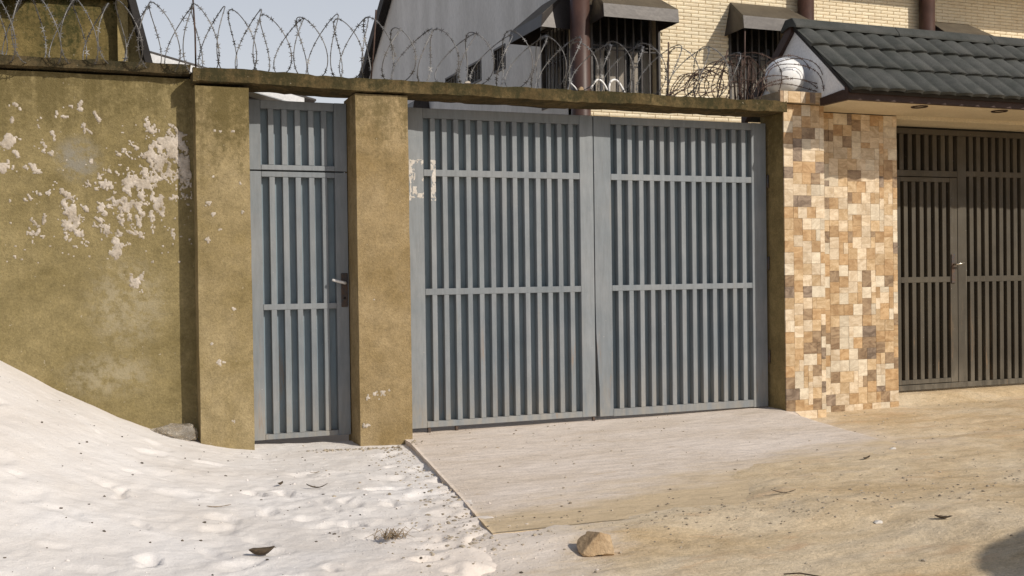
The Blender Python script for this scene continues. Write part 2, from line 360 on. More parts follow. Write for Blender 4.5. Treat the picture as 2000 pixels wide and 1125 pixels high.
def tube_arrays(pts, r, sides=5, taper=None):
    P = np.array(pts, float); n = len(P)
    T = np.gradient(P, axis=0); T /= np.linalg.norm(T, axis=1)[:, None] + 1e-9
    ref = np.array([.31, .85, .42]); v = []
    for i in range(n):
        u = np.cross(T[i], ref); u /= np.linalg.norm(u) + 1e-9; w = np.cross(T[i], u)
        rr = r * (taper[i] if taper is not None else 1)
        for k in range(sides):
            a = 2 * math.pi * k / sides; v.append(P[i] + rr * (math.cos(a) * u + math.sin(a) * w))
    f = [(i * sides + k, i * sides + (k + 1) % sides, (i + 1) * sides + (k + 1) % sides, (i + 1) * sides + k) for i in range(n - 1) for k in range(sides)]
    f += [tuple(range(sides - 1, -1, -1)), tuple((n - 1) * sides + k for k in range(sides))]
    return v, f
def tube(name, pts, r, mat, parent=None, sides=6, taper=None):
    v, f = tube_arrays(pts, r, sides, taper); return add(name, pyd(name, v, f, True), mat, parent)
def join(parts):
    V, F = [], []
    for v, f in parts:
        o = len(V); V += list(v); F += [tuple(i + o for i in q) for q in f]
    return V, F
def rough_box(name, x0, x1, y0, y1, z0, z1, mat, parent=None, step=.08, amp=.006, seed=0, hump=None):
    """box with subdivided, slightly wobbly faces (hand cast concrete / hand plastered)"""
    bm = bmesh.new()
    nx = max(1, int((x1 - x0) / step)); ny = max(1, int((y1 - y0) / step)); nz = max(1, int((z1 - z0) / step))
    key = {}
    def vert(i, j, k):
        if (i, j, k) not in key:
            p = Vector((x0 + (x1 - x0) * i / nx, y0 + (y1 - y0) * j / ny, z0 + (z1 - z0) * k / nz))
            q = p * 2.1 + Vector((seed * 3.7, 0, 0)); d = mnoise.noise_vector(q) * amp + mnoise.noise_vector(q * 5) * amp * .5
            edge = (i in (0, nx)) + (j in (0, ny)) + (k in (0, nz))
            if edge >= 2:
                c = Vector(((x0 + x1) / 2, (y0 + y1) / 2, (z0 + z1) / 2)); e = Vector((0, 0, 0))
                if i in (0, nx): e.x = -1 if i else 1
                if j in (0, ny): e.y = -1 if j else 1
                if k in (0, nz): e.z = -1 if k else 1
                d += e * (.004 + .010 * max(0, mnoise.noise(q * 6)) * (amp / .006))
            if hump: d.z += hump(p.x)
            key[(i, j, k)] = bm.verts.new(p + d)
        return key[(i, j, k)]
    def quad(a, b, c, d): bm.faces.new((vert(*a), vert(*b), vert(*c), vert(*d)))
    for i in range(nx):
        for k in range(nz):
            quad((i, 0, k), (i + 1, 0, k), (i + 1, 0, k + 1), (i, 0, k + 1)); quad((i, ny, k), (i, ny, k + 1), (i + 1, ny, k + 1), (i + 1, ny, k))
        for j in range(ny):
            quad((i, j, nz), (i + 1, j, nz), (i + 1, j + 1, nz), (i, j + 1, nz)); quad((i, j, 0), (i, j + 1, 0), (i + 1, j + 1, 0), (i + 1, j, 0))
    for j in range(ny):
        for k in range(nz):
            quad((0, j, k), (0, j, k + 1), (0, j + 1, k + 1), (0, j + 1, k)); quad((nx, j, k), (nx, j + 1, k), (nx, j + 1, k + 1), (nx, j, k + 1))
    return add(name, from_bm(name, bm), mat, parent)
def relief(name, x0, x1, z0, z1, ys, field, mat, parent, step=.005, h=.006):
    """raised crust on a wall facing -y: kept where field(x,z) > 0"""
    xs = np.arange(x0, x1, step); zs = np.arange(z0, z1, step); X, Z = np.meshgrid(xs, zs)
    F = field(X, Z); Y = np.where(F > 0, ys - np.minimum(F, 1) * h - .0006, ys + .0025)
    nx = len(xs); idx = -np.ones(X.size, int); v = []; f = []
    pos = F > 0
    keep = pos[:-1, :-1] | pos[1:, :-1] | pos[:-1, 1:] | pos[1:, 1:]
    def gv(j, i):
        q = j * nx + i
        if idx[q] < 0: idx[q] = len(v); v.append((X[j, i], Y[j, i], Z[j, i]))
        return idx[q]
    for j, i in zip(*np.nonzero(keep)): f.append((gv(j, i), gv(j, i + 1), gv(j + 1, i + 1), gv(j + 1, i)))
    if not f: return None
    return add(name, pyd(name, v, f, True), mat, parent)

# ------------------------------------------------------------------ ground, ramp, sand
def slab_z(x, y):
    return 0.0 - .035 * sstep(-.2, -3.2, y) + .012 * sstep(4.2, 5.4, x) * sstep(-1.2, -.1, y)
def ground_z(x, y):
    x = np.asarray(x, float); y = np.asarray(y, float)
    z = -.075 + 0 * x
    nb_ = fbm(x * .9, y * 1.6, 4)
    z = z + .057 * sstep(3.1, 3.9, x + 1.2 * nb_) * sstep(-1.55, -2.15, y + .9 * nb_)                          # earth built up over the outer corner of the ramp
    z = z + .085 * sstep(-.02, .30, y) * sstep(6.7, 7.05, x)                           # threshold in front of the brown gate
    z = z + .03 * sstep(-2.6, -4.2, y) * sstep(1.2, 2.6, x)
    z = z + .030 * sstep(1.45, 1.75, x) * sstep(3.9, 3.3, x) * sstep(-3.55, -3.15, y) * sstep(-2.6, -3.0, y) * 1.25
    near = sstep(14, 8, np.abs(x - 3)) * sstep(-9, -7, y)
    rut = .016 * fbm(x * .5 + 4, y * 3.4, 4) + .020 * fbm(x * 2.1, y * 4.0, 5) + .012 * fbm(x * 7, y * 10, 3) + .008 * fbm(x * 19, y * 24, 3)
    z = z + near * rut * (.35 + .65 * sstep(.2, -.8, y))
    return z
FOOT = []
for k in range(150):
    fx = 2.0 - 2.9 * rng.random() ** 1.5; fy = -.5 - 3.8 * rng.random() ** .75; an = rng.uniform(0, math.pi); ln = rng.uniform(.05, .12); wd = ln * rng.uniform(.4, .75)
    dep = rng.uniform(.004, .017) * (1.0 if fy < -1.0 else .6) * (1.15 if fx > .2 else .8)
    FOOT.append((fx, fy, an, ln, wd, dep))
for k in range(14):
    FOOT.append((rng.uniform(.0, 1.75), rng.uniform(-4.2, -1.3), rng.uniform(0, 3.1), rng.uniform(.06, .11), rng.uniform(.03, .05), rng.uniform(.022, .036)))
PX = np.array([-3.0, -1.6, -1.0, -.512, -.363, -.18, .038, .197, .424, .573, .74, .90, 1.10, 1.5, 5])
PZ = np.array([1.30, 1.18, .95, .676, .585, .468, .353, .264, .163, .110, .066, .028, .0, -.018, -.03])
def sand_z(x, y):
    x0 = -1.6
    yy = np.minimum(y + .16, 0); r = np.sqrt(np.maximum(x - x0, 0) ** 2 + (.62 * yy) ** 2)
    r = np.where(x < x0, np.abs(.62 * yy), r)
    z = np.interp(x0 + r, PX, PZ)
    z = z + .035 * fbm(x * 1.5, y * 1.5, 3) * sstep(-.3, -1.0, y) + .016 * fbm(x * 5, y * 5, 4) * sstep(-.1, -.6, y) + .007 * fbm(x * 17, y * 17, 3)
    xw = x + .11 * fbm(x * 8, y * 8, 4); yw = y + .11 * fbm(x * 8 + 31, y * 8, 4)
    z = z + .010 * np.abs(fbm(x * 9 + 5, y * 9, 4)) * sstep(-.5, -1.4, y) * sstep(-.6, .8, x) * 2
    for fx, fy, an, ln, wd, dep in FOOT:
        m = (np.abs(x - fx) < .4) & (np.abs(y - fy) < .4)
        if not m.any(): continue
        dx = xw[m] - fx; dy = yw[m] - fy; u = (dx * math.cos(an) + dy * math.sin(an)) / ln; w = (-dx * math.sin(an) + dy * math.cos(an)) / wd
        q = np.sqrt(u * u + w * w)
        z[m] += -dep * np.exp(-(q / .9) ** 4) + dep * .16 * np.exp(-((q - 1.4) / .4) ** 2)
    # run out into the lane: beyond this line the sand thins away under the earth
    lim = np.interp(y, [-9, -6, -4.6, -3.7, -3.1, -2.4, -.5, .3], [.2, .55, .95, 1.40, 1.82, 2.08, 2.3, 2.4]) + .35 * fbm(x * 2.6 + 9, y * 2.6, 4)
    z = z - .13 * sstep(-.12, .32, x - lim) - .018 * sstep(-.9, .0, x - lim)
    return z
def grid_mesh(name, xs, ys, zf):
    X, Y = np.meshgrid(xs, ys); Z = zf(X, Y); nx, ny = len(xs), len(ys)
    V = np.stack([X.ravel(), Y.ravel(), Z.ravel()], 1); i = np.arange(nx - 1); j = np.arange(ny - 1); I, J = np.meshgrid(i, j)
    a = (J * nx + I).ravel(); Fq = np.stack([a, a + 1, a + 1 + nx, a + nx], 1)
    me = bpy.data.meshes.new(name); me.vertices.add(len(V)); me.vertices.foreach_set('co', V.ravel().astype(np.float32))
    me.loops.add(Fq.size); me.loops.foreach_set('vertex_index', Fq.ravel().astype(np.int32)); me.polygons.add(len(Fq))
    me.polygons.foreach_set('loop_start', np.arange(0, Fq.size, 4).astype(np.int32)); me.polygons.foreach_set('use_smooth', [True] * len(Fq))
    me.update(calc_edges=True); return me
gx = np.concatenate([[-400, -150, -60, -25, -10, -6, -4], np.arange(-3, .8, .12), np.arange(.8, 8.4, .028), np.arange(8.4, 12, .15), [14, 20, 40, 90, 200, 400]])
gy = np.concatenate([[-400, -150, -60, -25, -14, -10], np.arange(-8, -5.2, .12), np.arange(-5.2, .5, .028), np.arange(.5, 1.5, .2), [3, 6, 12, 25, 60, 150, 400]])
ground = add('ground', grid_mesh('ground', gx, gy, ground_z), 'lane_dirt'); tag(ground, kind='structure')

# concrete ramp: outline with sharp left and front edges, heights from slab_z
left_x = lambda y: np.interp(y, [-3.05, -2.2, -1.2, -.42, .3], [1.775, 1.90, 2.03, 2.135, 2.17])
ny, nx = 110, 130; V = []; F = []
for j in range(ny):
    t = j / (ny - 1); y = .25 + (-3.04 - .25) * t
    xl = float(left_x(y)) + .006 * float(fbm(np.array(y * 5.0), np.array(.5), 4)); xr = float(np.interp(y, [-3.05, -1.8, -1.0, -.25, .25], [4.9, 5.36, 5.45, 5.56, 5.5]))
    for i in range(nx):
        s = i / (nx - 1); x = xl + (xr - xl) * s
        yy = y + (.025 * float(fbm(np.array(x * 4.0), np.array(3.3), 4)) if j == ny - 1 else 0)
        z = float(slab_z(np.array(x), np.array(yy))) + .007 * float(fbm(np.array(x * 1.6), np.array(yy * 3.0), 4)) + .003 * float(fbm(np.array(x * 12), np.array(yy * 12), 2))
        z -= .05 * float(sstep(.955, 1.0, s + .012 * float(fbm(np.array(y * 5.0), np.array(7.7), 4)))) * float(sstep(-.12, -.4, y))
        V.append((x, yy, z))
top = len(V)
for j in range(ny - 1):
    for i in range(nx - 1): a = j * nx + i; F.append((a + nx, a + nx + 1, a + 1, a))
rim = [j * nx for j in range(ny)] + [(ny - 1) * nx + i for i in range(1, nx)] + [j * nx + nx - 1 for j in range(ny - 2, -1, -1)]
low = {}
for k, a in enumerate(rim):
    x, y, z = V[a]; low[a] = len(V); V.append((x + (.006 if a % nx == 0 else 0), y, z - .16))
for a, b_ in zip(rim[:-1], rim[1:]): F.append((a, b_, low[b_], low[a]))
me = pyd('concrete_ramp', V, F); me.polygons.foreach_set('use_smooth', [i < (ny - 1) * (nx - 1) for i in range(len(me.polygons))])
ramp_o = add('concrete_ramp', me, 'ramp_concrete'); tag(ramp_o, kind='structure')

sx_ = np.concatenate([np.arange(-3.2, -1.0, .06), np.arange(-1.0, 2.75, .0155)]); sy_ = np.concatenate([np.arange(-7, -4.5, .07), np.arange(-4.5, .04, .0155)])
sand = add('sand', grid_mesh('sand', sx_, sy_, sand_z), 'white_sand')
tag(sand, 'heap of white sand banked against the wall and trodden out by the small door', 'sand', kind='stuff')

# ------------------------------------------------------------------ boundary wall, pillars, lintel
wall = thing('boundary_wall', 'olive plastered boundary wall with peeling white splashes at the left', 'wall', (-1.5, -.09, 0))
rough_box('wall_panel', -5.0, .74, -.095, .06, -.3, 2.56, 'plaster_wall', wall, step=.16, amp=.003, seed=1)
rough_box('coping', -5.0, .706, -.163, .10, 2.572, 2.645, 'plaster_coping', wall, step=.07, amp=.007, seed=2)
SPL = [(-.43, 2.085, .06, .085), (-.47, 1.915, .07, .03), (-.31, 1.90, .035, .07), (-.21, 2.05, .05, .05), (-.17, 2.13, .02, .08), (-.23, 2.21, .06, .03), (-.1, 2.27, .05, .02),
       (.565, 2.10, .125, .11), (.45, 2.06, .045, .09), (.49, 1.96, .085, .11), (.66, 1.93, .05, .16), (.36, 1.86, .13, .075), (.43, 1.79, .07, .08), (.60, 1.82, .09, .07), (.50, 1.71, .075, .08),
       (-.07, 1.69, .10, .06), (-.06, 1.60, .075, .13), (-.09, 1.51, .06, .06), (-.29, 1.545, .075, .075), (-.25, 1.63, .04, .04), (.15, 1.90, .05, .05), (.20, 1.95, .045, .07), (.06, 1.83, .08, .05), (.16, 1.81, .08, .045),
       (.12, 1.70, .07, .06), (.12, 1.61, .07, .10), (.24, 1.69, .12, .07), (.32, 1.63, .10, .09), (.44, 1.61, .08, .07), (.29, 1.52, .06, .08), (.20, 1.45, .05, .09), (.22, 1.37, .055, .10), (.36, 1.55, .04, .06), (.35, 1.155, .06, .08), (.37, 1.19, .05, .03),
       (.05, 2.20, .04, .045), (.11, 2.27, .045, .03), (.30, 2.02, .05, .03), (.33, 2.11, .07, .05), (.04, 1.97, .03, .03), (.27, 1.94, .04, .08), (-.34, 1.72, .05, .03), (-.05, 2.33, .06, .03), (-.15, 1.80, .07, .04), (.58, 1.55, .05, .06), (-.4, 2.27, .02, .05)]
_sr = random.Random(77); STROKE = []
for x, z, a, b_ in SPL:
    for q in range(max(2, int(5 * a * b_ / .006))):
        u = _sr.gauss(0, .48) * a; w = _sr.gauss(0, .48) * b_; l = _sr.uniform(.35, .85) * max(a, b_); STROKE.append((x + u, z + w, l, l * _sr.uniform(.22, .5), _sr.gauss(-.95, .55)))
def splash(X, Z):
    e = np.full(X.shape, -9.0)
    wx = X + .035 * fbm(X * 16, Z * 16, 4); wz = Z + .035 * fbm(X * 16 + 40, Z * 16, 4)
    for x, z, l, w, an in STROKE:
        m = (np.abs(X - x) < l + .05) & (np.abs(Z - z) < l + .05); dx = wx[m] - x; dz = wz[m] - z; c, s_ = math.cos(an), math.sin(an)
        e[m] = np.maximum(e[m], 1 - np.sqrt(((dx * c + dz * s_) / l) ** 2 + ((-dx * s_ + dz * c) / w) ** 2))
    n = fbm(X * 34, Z * 30, 4); n2 = fbm(X * 95, Z * 80, 3)
    f = np.clip(e, -1, .7) * .9 - .50 + n * 2.3 + n2 * 1.4
    f = np.where(e < -.35, -1, f)
    for x, z, a, b_ in ((.585, 2.10, .115, .10), (.495, 1.95, .055, .085), (-.43, 2.08, .045, .075), (.40, 1.83, .075, .045), (-.06, 1.59, .042, .12), (.665, 1.93, .035, .12), (.48, 1.70, .05, .075), (-.47, 1.92, .05, .03), (.44, 2.06, .025, .06), (.21, 1.39, .03, .08), (.35, 1.16, .03, .05)):
        m = (np.abs(X - x) < a + .08) & (np.abs(Z - z) < b_ + .08)
        f[m] = np.maximum(f[m], (.75 - np.sqrt(((wx[m] - x) / a) ** 2 + ((wz[m] - z) / b_) ** 2)) * .8 + n[m] * 1.3 + n2[m] * .5)
    sp = (fbm(X * 46 + 8, Z * 46, 2) - .375 + .10 * fbm(X * 2.2, Z * 2.2, 2)) * 9          # stray specks
    f = np.maximum(f, np.where((Z > 1.3) & (Z < 2.35), sp, -1))
    return np.where(f > 0, np.clip(f * 2.2, .02, 1) * (.45 + .55 * np.clip(.5 + 1.6 * fbm(X * 20, Z * 20, 4), 0, 1)), -1)
relief('plaster_splash', -.72, .705, .55, 2.4, -.0985, splash, 'white_splash', wall, step=.0045, h=.005)

p1 = thing('gate_pillar', 'mouldy tan pillar between the splashed wall and the narrow door', 'pillar', (.9, -.26, 0), 'plastered gate pillars')
rough_box('shaft', .714, 1.078, -.26, .12, -.3, 2.492, 'plaster_pillar', p1, step=.12, amp=.0022, seed=3)
p2 = thing('gate_pillar', 'tan pillar between the narrow door and the wide double gate', 'pillar', (2.0, -.26, 0), 'plastered gate pillars')
rough_box('shaft', 1.812, 2.206, -.26, .12, -.3, 2.492, 'brown_plaster_pillar', p2, step=.12, amp=.0022, seed=4)
def flecks(seed):
    def f(X, Z): return np.clip((fbm(X * 30 + seed, Z * 30, 3) - .245) * 8, -1, .6) - .25
    return f
def chips(seed, spots):
    def f(X, Z):
        e = np.full(X.shape, -1.0)
        for x, z, r in spots: e = np.maximum(e, 1 - np.sqrt((X - x) ** 2 + (Z - z) ** 2) / r)
        return np.clip(e * .9 + fbm(X * 70 + seed, Z * 70, 3) * 2.2 - .55, -1, .8)
    return f
relief('plaster_splash', .74, 1.06, .1, 2.3, -.263, chips(1, [(.84, 2.19, .012), (.88, 2.185, .010), (.97, 2.19, .016), (1.0, 1.83, .016), (.83, 1.88, .012), (.8, 1.70, .03), (.83, 1.62, .02), (.79, 1.45, .02), (.87, 1.52, .012), (.95, .98, .016), (.85, .62, .03), (.80, .75, .018), (.9, .36, .012), (.93, .21, .015), (1.02, 1.64, .012)]), 'white_splash', p1, h=.003)
relief('plaster_splash', 1.83, 2.19, .1, 2.3, -.263, chips(5, [(1.98, .34, .035), (1.87, .32, .02), (1.92, .34, .015), (2.03, .36, .012), (1.86, .12, .03), (1.93, 1.02, .01)]), 'white_splash', p2, h=.003)

lintel = thing('concrete_lintel', 'mossy brown concrete lintel running over the narrow door and double gate', 'lintel', (3.0, -.29, 2.5))
rough_box('beam', .704, 5.47, -.292, .06, 2.498, 2.597, 'plaster_lintel', lintel, step=.055, amp=.009, seed=5, hump=lambda x: .016 * max(0, 1 - abs(x - .9) / 1.0))

# ------------------------------------------------------------------ gates
def bars(parent, x0, x1, nbar, z0, z1, mat, gap_r=.585, ytop=0.0, depth=.056, name='bar'):
    """nbar equal vertical flat bars between x0 and x1, starting and ending with a gap"""
    g = (x1 - x0) / (nbar + 1 + nbar * (1 - gap_r) / gap_r); w = g * (1 - gap_r) / gap_r; me = None
    for k in range(nbar):
        if me is None:
            me = box_me(0, w, 0, depth, 0, z1 - z0, .0025, 'bar'); me.materials.append(MATS[mat])
        o = bpy.data.objects.new(name, me); COL.objects.link(o); o.parent = parent
        o.location = Vector((x0 + g + k * (g + w) + random.uniform(-.0015, .0015), ytop + random.uniform(-.0008, .0008), z0)) - wloc(parent)
        o.rotation_euler.y = random.uniform(-.0014, .0014)
    return g, w
PT = 'blue_grey_paint'
# --- left leaf of the double gate
gl = thing('gate_leaf', 'left leaf of the wide blue grey barred gate with torn paper on it', 'gate', (2.23, 0, .035), 'leaves of the double gate')
box('stile', 2.225, 2.391, -.003, .060, .036, 2.446, PT, gl); box('stile', 3.689, 3.806, -.003, .060, .036, 2.446, PT, gl)
box('rail', 2.3925, 3.6875, -.0025, .0595, 2.372, 2.445, PT, gl); box('rail', 2.3925, 3.6875, -.0025, .0595, .037, .082, PT, gl)
box('rail', 2.3925, 3.6875, -.0022, .030, 1.935, 1.985, PT, gl); box('rail', 2.3925, 3.6875, -.0022, .030, 1.038, 1.086, PT, gl)
bars(gl, 2.391, 3.689, 13, .0825, 2.3715, PT)
box('sheet', 2.23, 3.80, .0605, .0635, .04, 2.44, 'sheet_paint', gl, 0)
for x in (2.40, 2.62, 3.78): box('foot', x, x + .022, .005, .03, -.03, .0355, 'rusty_plate', gl)
def torn(x0, x1, z0, z1, seed, th=.03):
    def f(X, Z):
        d = np.minimum(np.minimum(X - x0, x1 - X), np.minimum(Z - z0, z1 - Z))
        r = fbm(X * 34 + seed, Z * 17, 4)
        d = d + .03 * fbm(X * 45 + seed, Z * 30, 4)
        return np.where((d > -.004) & (d < th * .8 + r * .11), .5, -1.0) * np.where(fbm(X * 22 + seed, Z * 15, 4) > -.05, 1, -1) 
    return f
def torn2(x0, x1, z0, z1, seed):
    t = torn(x0, x1, z0, z1, seed)
    return lambda X, Z: np.where(t(X, Z) > 0.4, .5, -1)
relief('poster_remnant', 2.27, 2.391, 1.75, 2.06, -.003, torn2(2.282, 2.50, 1.775, 2.05, 2), 'torn_paper', gl, step=.003, h=.0012)
relief('poster_remnant', 2.4475, 2.4865, 1.75, 2.06, -.0012, torn2(2.30, 2.49, 1.77, 2.05, 9), 'torn_paper', gl, step=.003, h=.0012)
# --- right leaf
gr = thing('gate_leaf', 'right leaf of the wide blue grey barred gate beside the tiled pillar', 'gate', (5.45, 0, .03), 'leaves of the double gate')
prism('stile', [(3.814, 2.446), (3.814, .95), (3.818, .7), (3.832, .42), (3.842, .25), (3.842, .031), (3.964, .031), (3.964, 2.446)], 'y', -.003, .060, PT, gr, .002)
box('stile', 5.304, 5.448, -.003, .060, .022, 2.446, PT, gr)
box('rail', 3.9655, 5.3025, -.0025, .0595, 2.385, 2.445, PT, gr); box('rail', 3.9655, 5.3025, -.0025, .0595, .026, .085, PT, gr)
box('rail', 3.9655, 5.3025, -.0022, .030, 1.935, 1.985, PT, gr); box('rail', 3.9655, 5.3025, -.0022, .030, 1.040, 1.086, PT, gr)
bars(gr, 3.964, 5.304, 13, .0855, 2.3845, PT)
box('sheet', 3.83, 5.44, .0605, .0635, .035, 2.44, 'sheet_paint', gr, 0)
for z in (.45, 1.25, 1.95):
    tube('hinge', [(5.462, -.004, z - .055), (5.462, -.004, z + .055)], .011, 'rusty_plate', gr, 8)
# --- narrow door and its transom
tr = thing('transom_panel', 'fixed blue grey barred panel above the narrow door', 'panel', (1.09, 0, 1.96))
box('stile', 1.082, 1.187, -.003, .06, 1.955, 2.452, PT, tr); box('stile', 1.717, 1.808, -.003, .06, 1.955, 2.452, PT, tr)
box('rail', 1.1885, 1.7155, -.0025, .0595, 2.392, 2.451, PT, tr); box('rail', 1.1885, 1.7155, -.0025, .0595, 1.956, 1.992, PT, tr)
bars(tr, 1.187, 1.717, 5, 1.9925, 2.3915, PT)
box('sheet', 1.09, 1.80, .0605, .0635, 1.92, 2.44, 'sheet_paint', tr, 0)
dr = thing('narrow_door', 'narrow blue grey barred metal door with a lever handle', 'door', (1.09, 0, .03))
box('stile', 1.082, 1.187, -.006, .056, .028, 1.945, PT, dr); box('stile', 1.717, 1.806, -.006, .056, .028, 1.945, PT, dr)
box('rail', 1.1885, 1.7155, -.0055, .0555, 1.906, 1.944, PT, dr); box('rail', 1.1885, 1.7155, -.0055, .0555, .029, .066, PT, dr)
box('rail', 1.1885, 1.7155, -.0052, .027, .955, .996, PT, dr)
bars(dr, 1.187, 1.717, 5, .0665, 1.9055, PT, ytop=-.003)
box('sheet', 1.09, 1.80, .0565, .0595, .032, 1.94, 'sheet_paint', dr, 0)
hp = box('handle_plate', 1.748, 1.797, -.016, -.0062, .965, 1.212, 'rusty_plate', dr, .004)
tube('lever', [(1.772, -.016, 1.140), (1.772, -.045, 1.140), (1.766, -.058, 1.141), (1.745, -.062, 1.146), (1.69, -.062, 1.160), (1.672, -.060, 1.164)], .011, 'worn_chrome', hp, 10, [1, 1, 1, 1, .95, .8])
tube('keyhole', [(1.772, -.019, 1.03), (1.772, -.0155, 1.03)], .009, 'dark_fascia', hp, 10)
# brown door frame under the lintel stays in the pillars' shade: metal head piece
# --- right hand compound: brown gate with wicket
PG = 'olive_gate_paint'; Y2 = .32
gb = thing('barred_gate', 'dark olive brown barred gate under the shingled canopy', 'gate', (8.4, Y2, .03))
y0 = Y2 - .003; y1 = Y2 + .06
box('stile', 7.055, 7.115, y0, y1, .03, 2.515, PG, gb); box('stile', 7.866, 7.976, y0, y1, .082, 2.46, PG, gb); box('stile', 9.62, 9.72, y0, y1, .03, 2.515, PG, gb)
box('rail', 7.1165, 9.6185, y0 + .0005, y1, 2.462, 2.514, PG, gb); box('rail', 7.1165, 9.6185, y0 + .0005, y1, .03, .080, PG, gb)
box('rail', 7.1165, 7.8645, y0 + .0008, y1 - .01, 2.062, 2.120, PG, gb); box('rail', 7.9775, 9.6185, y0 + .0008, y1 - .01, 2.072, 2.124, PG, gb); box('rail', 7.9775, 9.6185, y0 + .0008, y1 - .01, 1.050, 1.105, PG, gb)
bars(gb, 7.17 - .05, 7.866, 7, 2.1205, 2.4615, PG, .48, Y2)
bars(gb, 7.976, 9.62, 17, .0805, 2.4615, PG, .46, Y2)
box('sheet', 7.06, 9.70, Y2 + .0605, Y2 + .0635, .04, 2.50, 'olive_sheet_shade', gb, 0)
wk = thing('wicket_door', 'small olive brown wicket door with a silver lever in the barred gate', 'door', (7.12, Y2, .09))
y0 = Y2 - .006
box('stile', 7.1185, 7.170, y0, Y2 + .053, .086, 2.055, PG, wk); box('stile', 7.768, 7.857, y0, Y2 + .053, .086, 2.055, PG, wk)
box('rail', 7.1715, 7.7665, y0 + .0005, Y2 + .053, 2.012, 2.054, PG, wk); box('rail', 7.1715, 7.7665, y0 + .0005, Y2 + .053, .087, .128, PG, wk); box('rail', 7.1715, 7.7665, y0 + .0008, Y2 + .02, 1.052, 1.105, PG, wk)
box('sheet', 7.12, 7.855, Y2 + .054, Y2 + .057, .09, 2.05, 'olive_sheet_shade', wk, 0)
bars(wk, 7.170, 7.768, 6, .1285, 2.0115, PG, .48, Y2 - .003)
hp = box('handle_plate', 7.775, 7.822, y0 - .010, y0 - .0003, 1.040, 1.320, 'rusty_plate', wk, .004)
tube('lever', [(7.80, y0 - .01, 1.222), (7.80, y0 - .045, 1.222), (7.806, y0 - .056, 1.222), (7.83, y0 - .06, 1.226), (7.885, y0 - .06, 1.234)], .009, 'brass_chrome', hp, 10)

# ------------------------------------------------------------------ tiled pillar and tiled wall
def mosaic(parent, x0, x1, z0, z1, yf, u, seed, side=None):
    R = random.Random(seed); nx = max(1, round((x1 - x0) / u)); nz = max(1, round((z1 - z0) / u)); ux = (x1 - x0) / nx; uz = (z1 - z0) / nz
    rest = []; occ = [[0] * nx for _ in range(nz)]; cache = {}; names = list(TILE); wts = [TILE[n][1] for n in names]; cnt = 0
    for k in range(nz):
        for i in range(nx):
            if occ[k][i]: continue
            opts = R.choices([(2, 2), (3, 2), (2, 3), (1, 2), (2, 1), (1, 1)], [14, 3, 1, 1.6, .6, .4], k=3) + [(2, 2), (1, 2), (2, 1)]
            R.shuffle(opts) if False else None; w = h = 1
            for a, b_ in opts:
                if i + a <= nx and k + b_ <= nz and all(not occ[k + q][i + p] for p in range(a) for q in range(b_)): w, h = a, b_; break
            for p in range(w):
                for q in range(h): occ[k + q][i + p] = 1
            nm = R.choices(names, wts)[0]; key = (w, h, nm)
            if key not in cache:
                me = box_me(.0005, w * ux - .0005, 0, .012, .0005, h * uz - .0005, .0010, 'tile'); me.materials.append(TILE[nm][0]); cache[key] = me
            if cnt >= 298: rest.append((i, k, w, h, nm)); continue
            o = bpy.data.objects.new('tile', cache[key]); COL.objects.link(o); o.parent = parent; cnt += 1
            o.location = Vector((x0 + i * ux, yf - .009 + R.uniform(-.0016, .0016), z0 + k * uz)) - wloc(parent)
            o.rotation_euler = (R.uniform(-.004, .004), 0, R.uniform(-.006, .006))
    if rest:                                            # past the countable ones: one joined part
        bm = bmesh.new()
        for i, k, w, h, nm in rest: bm_box(bm, x0 + i * ux + .001, x0 + (i + w) * ux - .001, yf - .009, yf + .003, z0 + k * uz + .001, z0 + (k + h) * uz - .001)
        me = from_bm('tile_rows', bm); mi = {}
        for q, (i, k, w, h, nm) in enumerate(rest):
            if nm not in mi: mi[nm] = len(me.materials); me.materials.append(TILE[nm][0])
            for f_ in range(6): me.polygons[q * 6 + f_].material_index = mi[nm]
        o = add('tile_rows', me, None, parent); o['kind'] = 'stuff'
    return cnt
tp = thing('tiled_pillar', 'pillar faced with cream and brown mosaic tiles under a white globe', 'pillar', (5.68, -.22, 0))
rough_box('core', 5.474, 5.884, -.212, .12, -.3, 2.584, 'plaster_jamb', tp, step=.12, amp=.002, seed=6)
mosaic(tp, 5.474, 5.884, -.10, 2.584, -.214, .0482, 21)
capc = box('cap', 5.405, 5.915, -.268, .14, 2.590, 2.680, 'grout', tp, .003)
R = random.Random(5); x = 5.402; names = list(TILE)
for w, nm in ((.035, 'brown'), (.045, 'cream'), (.125, 'honey'), (.05, 'cream'), (.045, 'ochre'), (.055, 'umber'), (.055, 'honey'), (.05, 'honey'), (.053, 'brown')):
    o = add('tile', box_me(x + .001, x + w - .001, -.2795, -.2675, 2.588, 2.682, .0012), TILE[nm][0], capc); x += w
tw = thing('tiled_wall', 'recessed wall of cream and brown mosaic tiles beside the dark gate', 'wall', (6.4, .05, 0))
box('core', 5.89, 6.892, .052, .36, -.3, 2.575, 'grout', tw, .002)
nt_ = mosaic(tw, 5.888, 6.892, -.12, 2.572, .050, .0502, 33)
print('wall tiles', nt_)

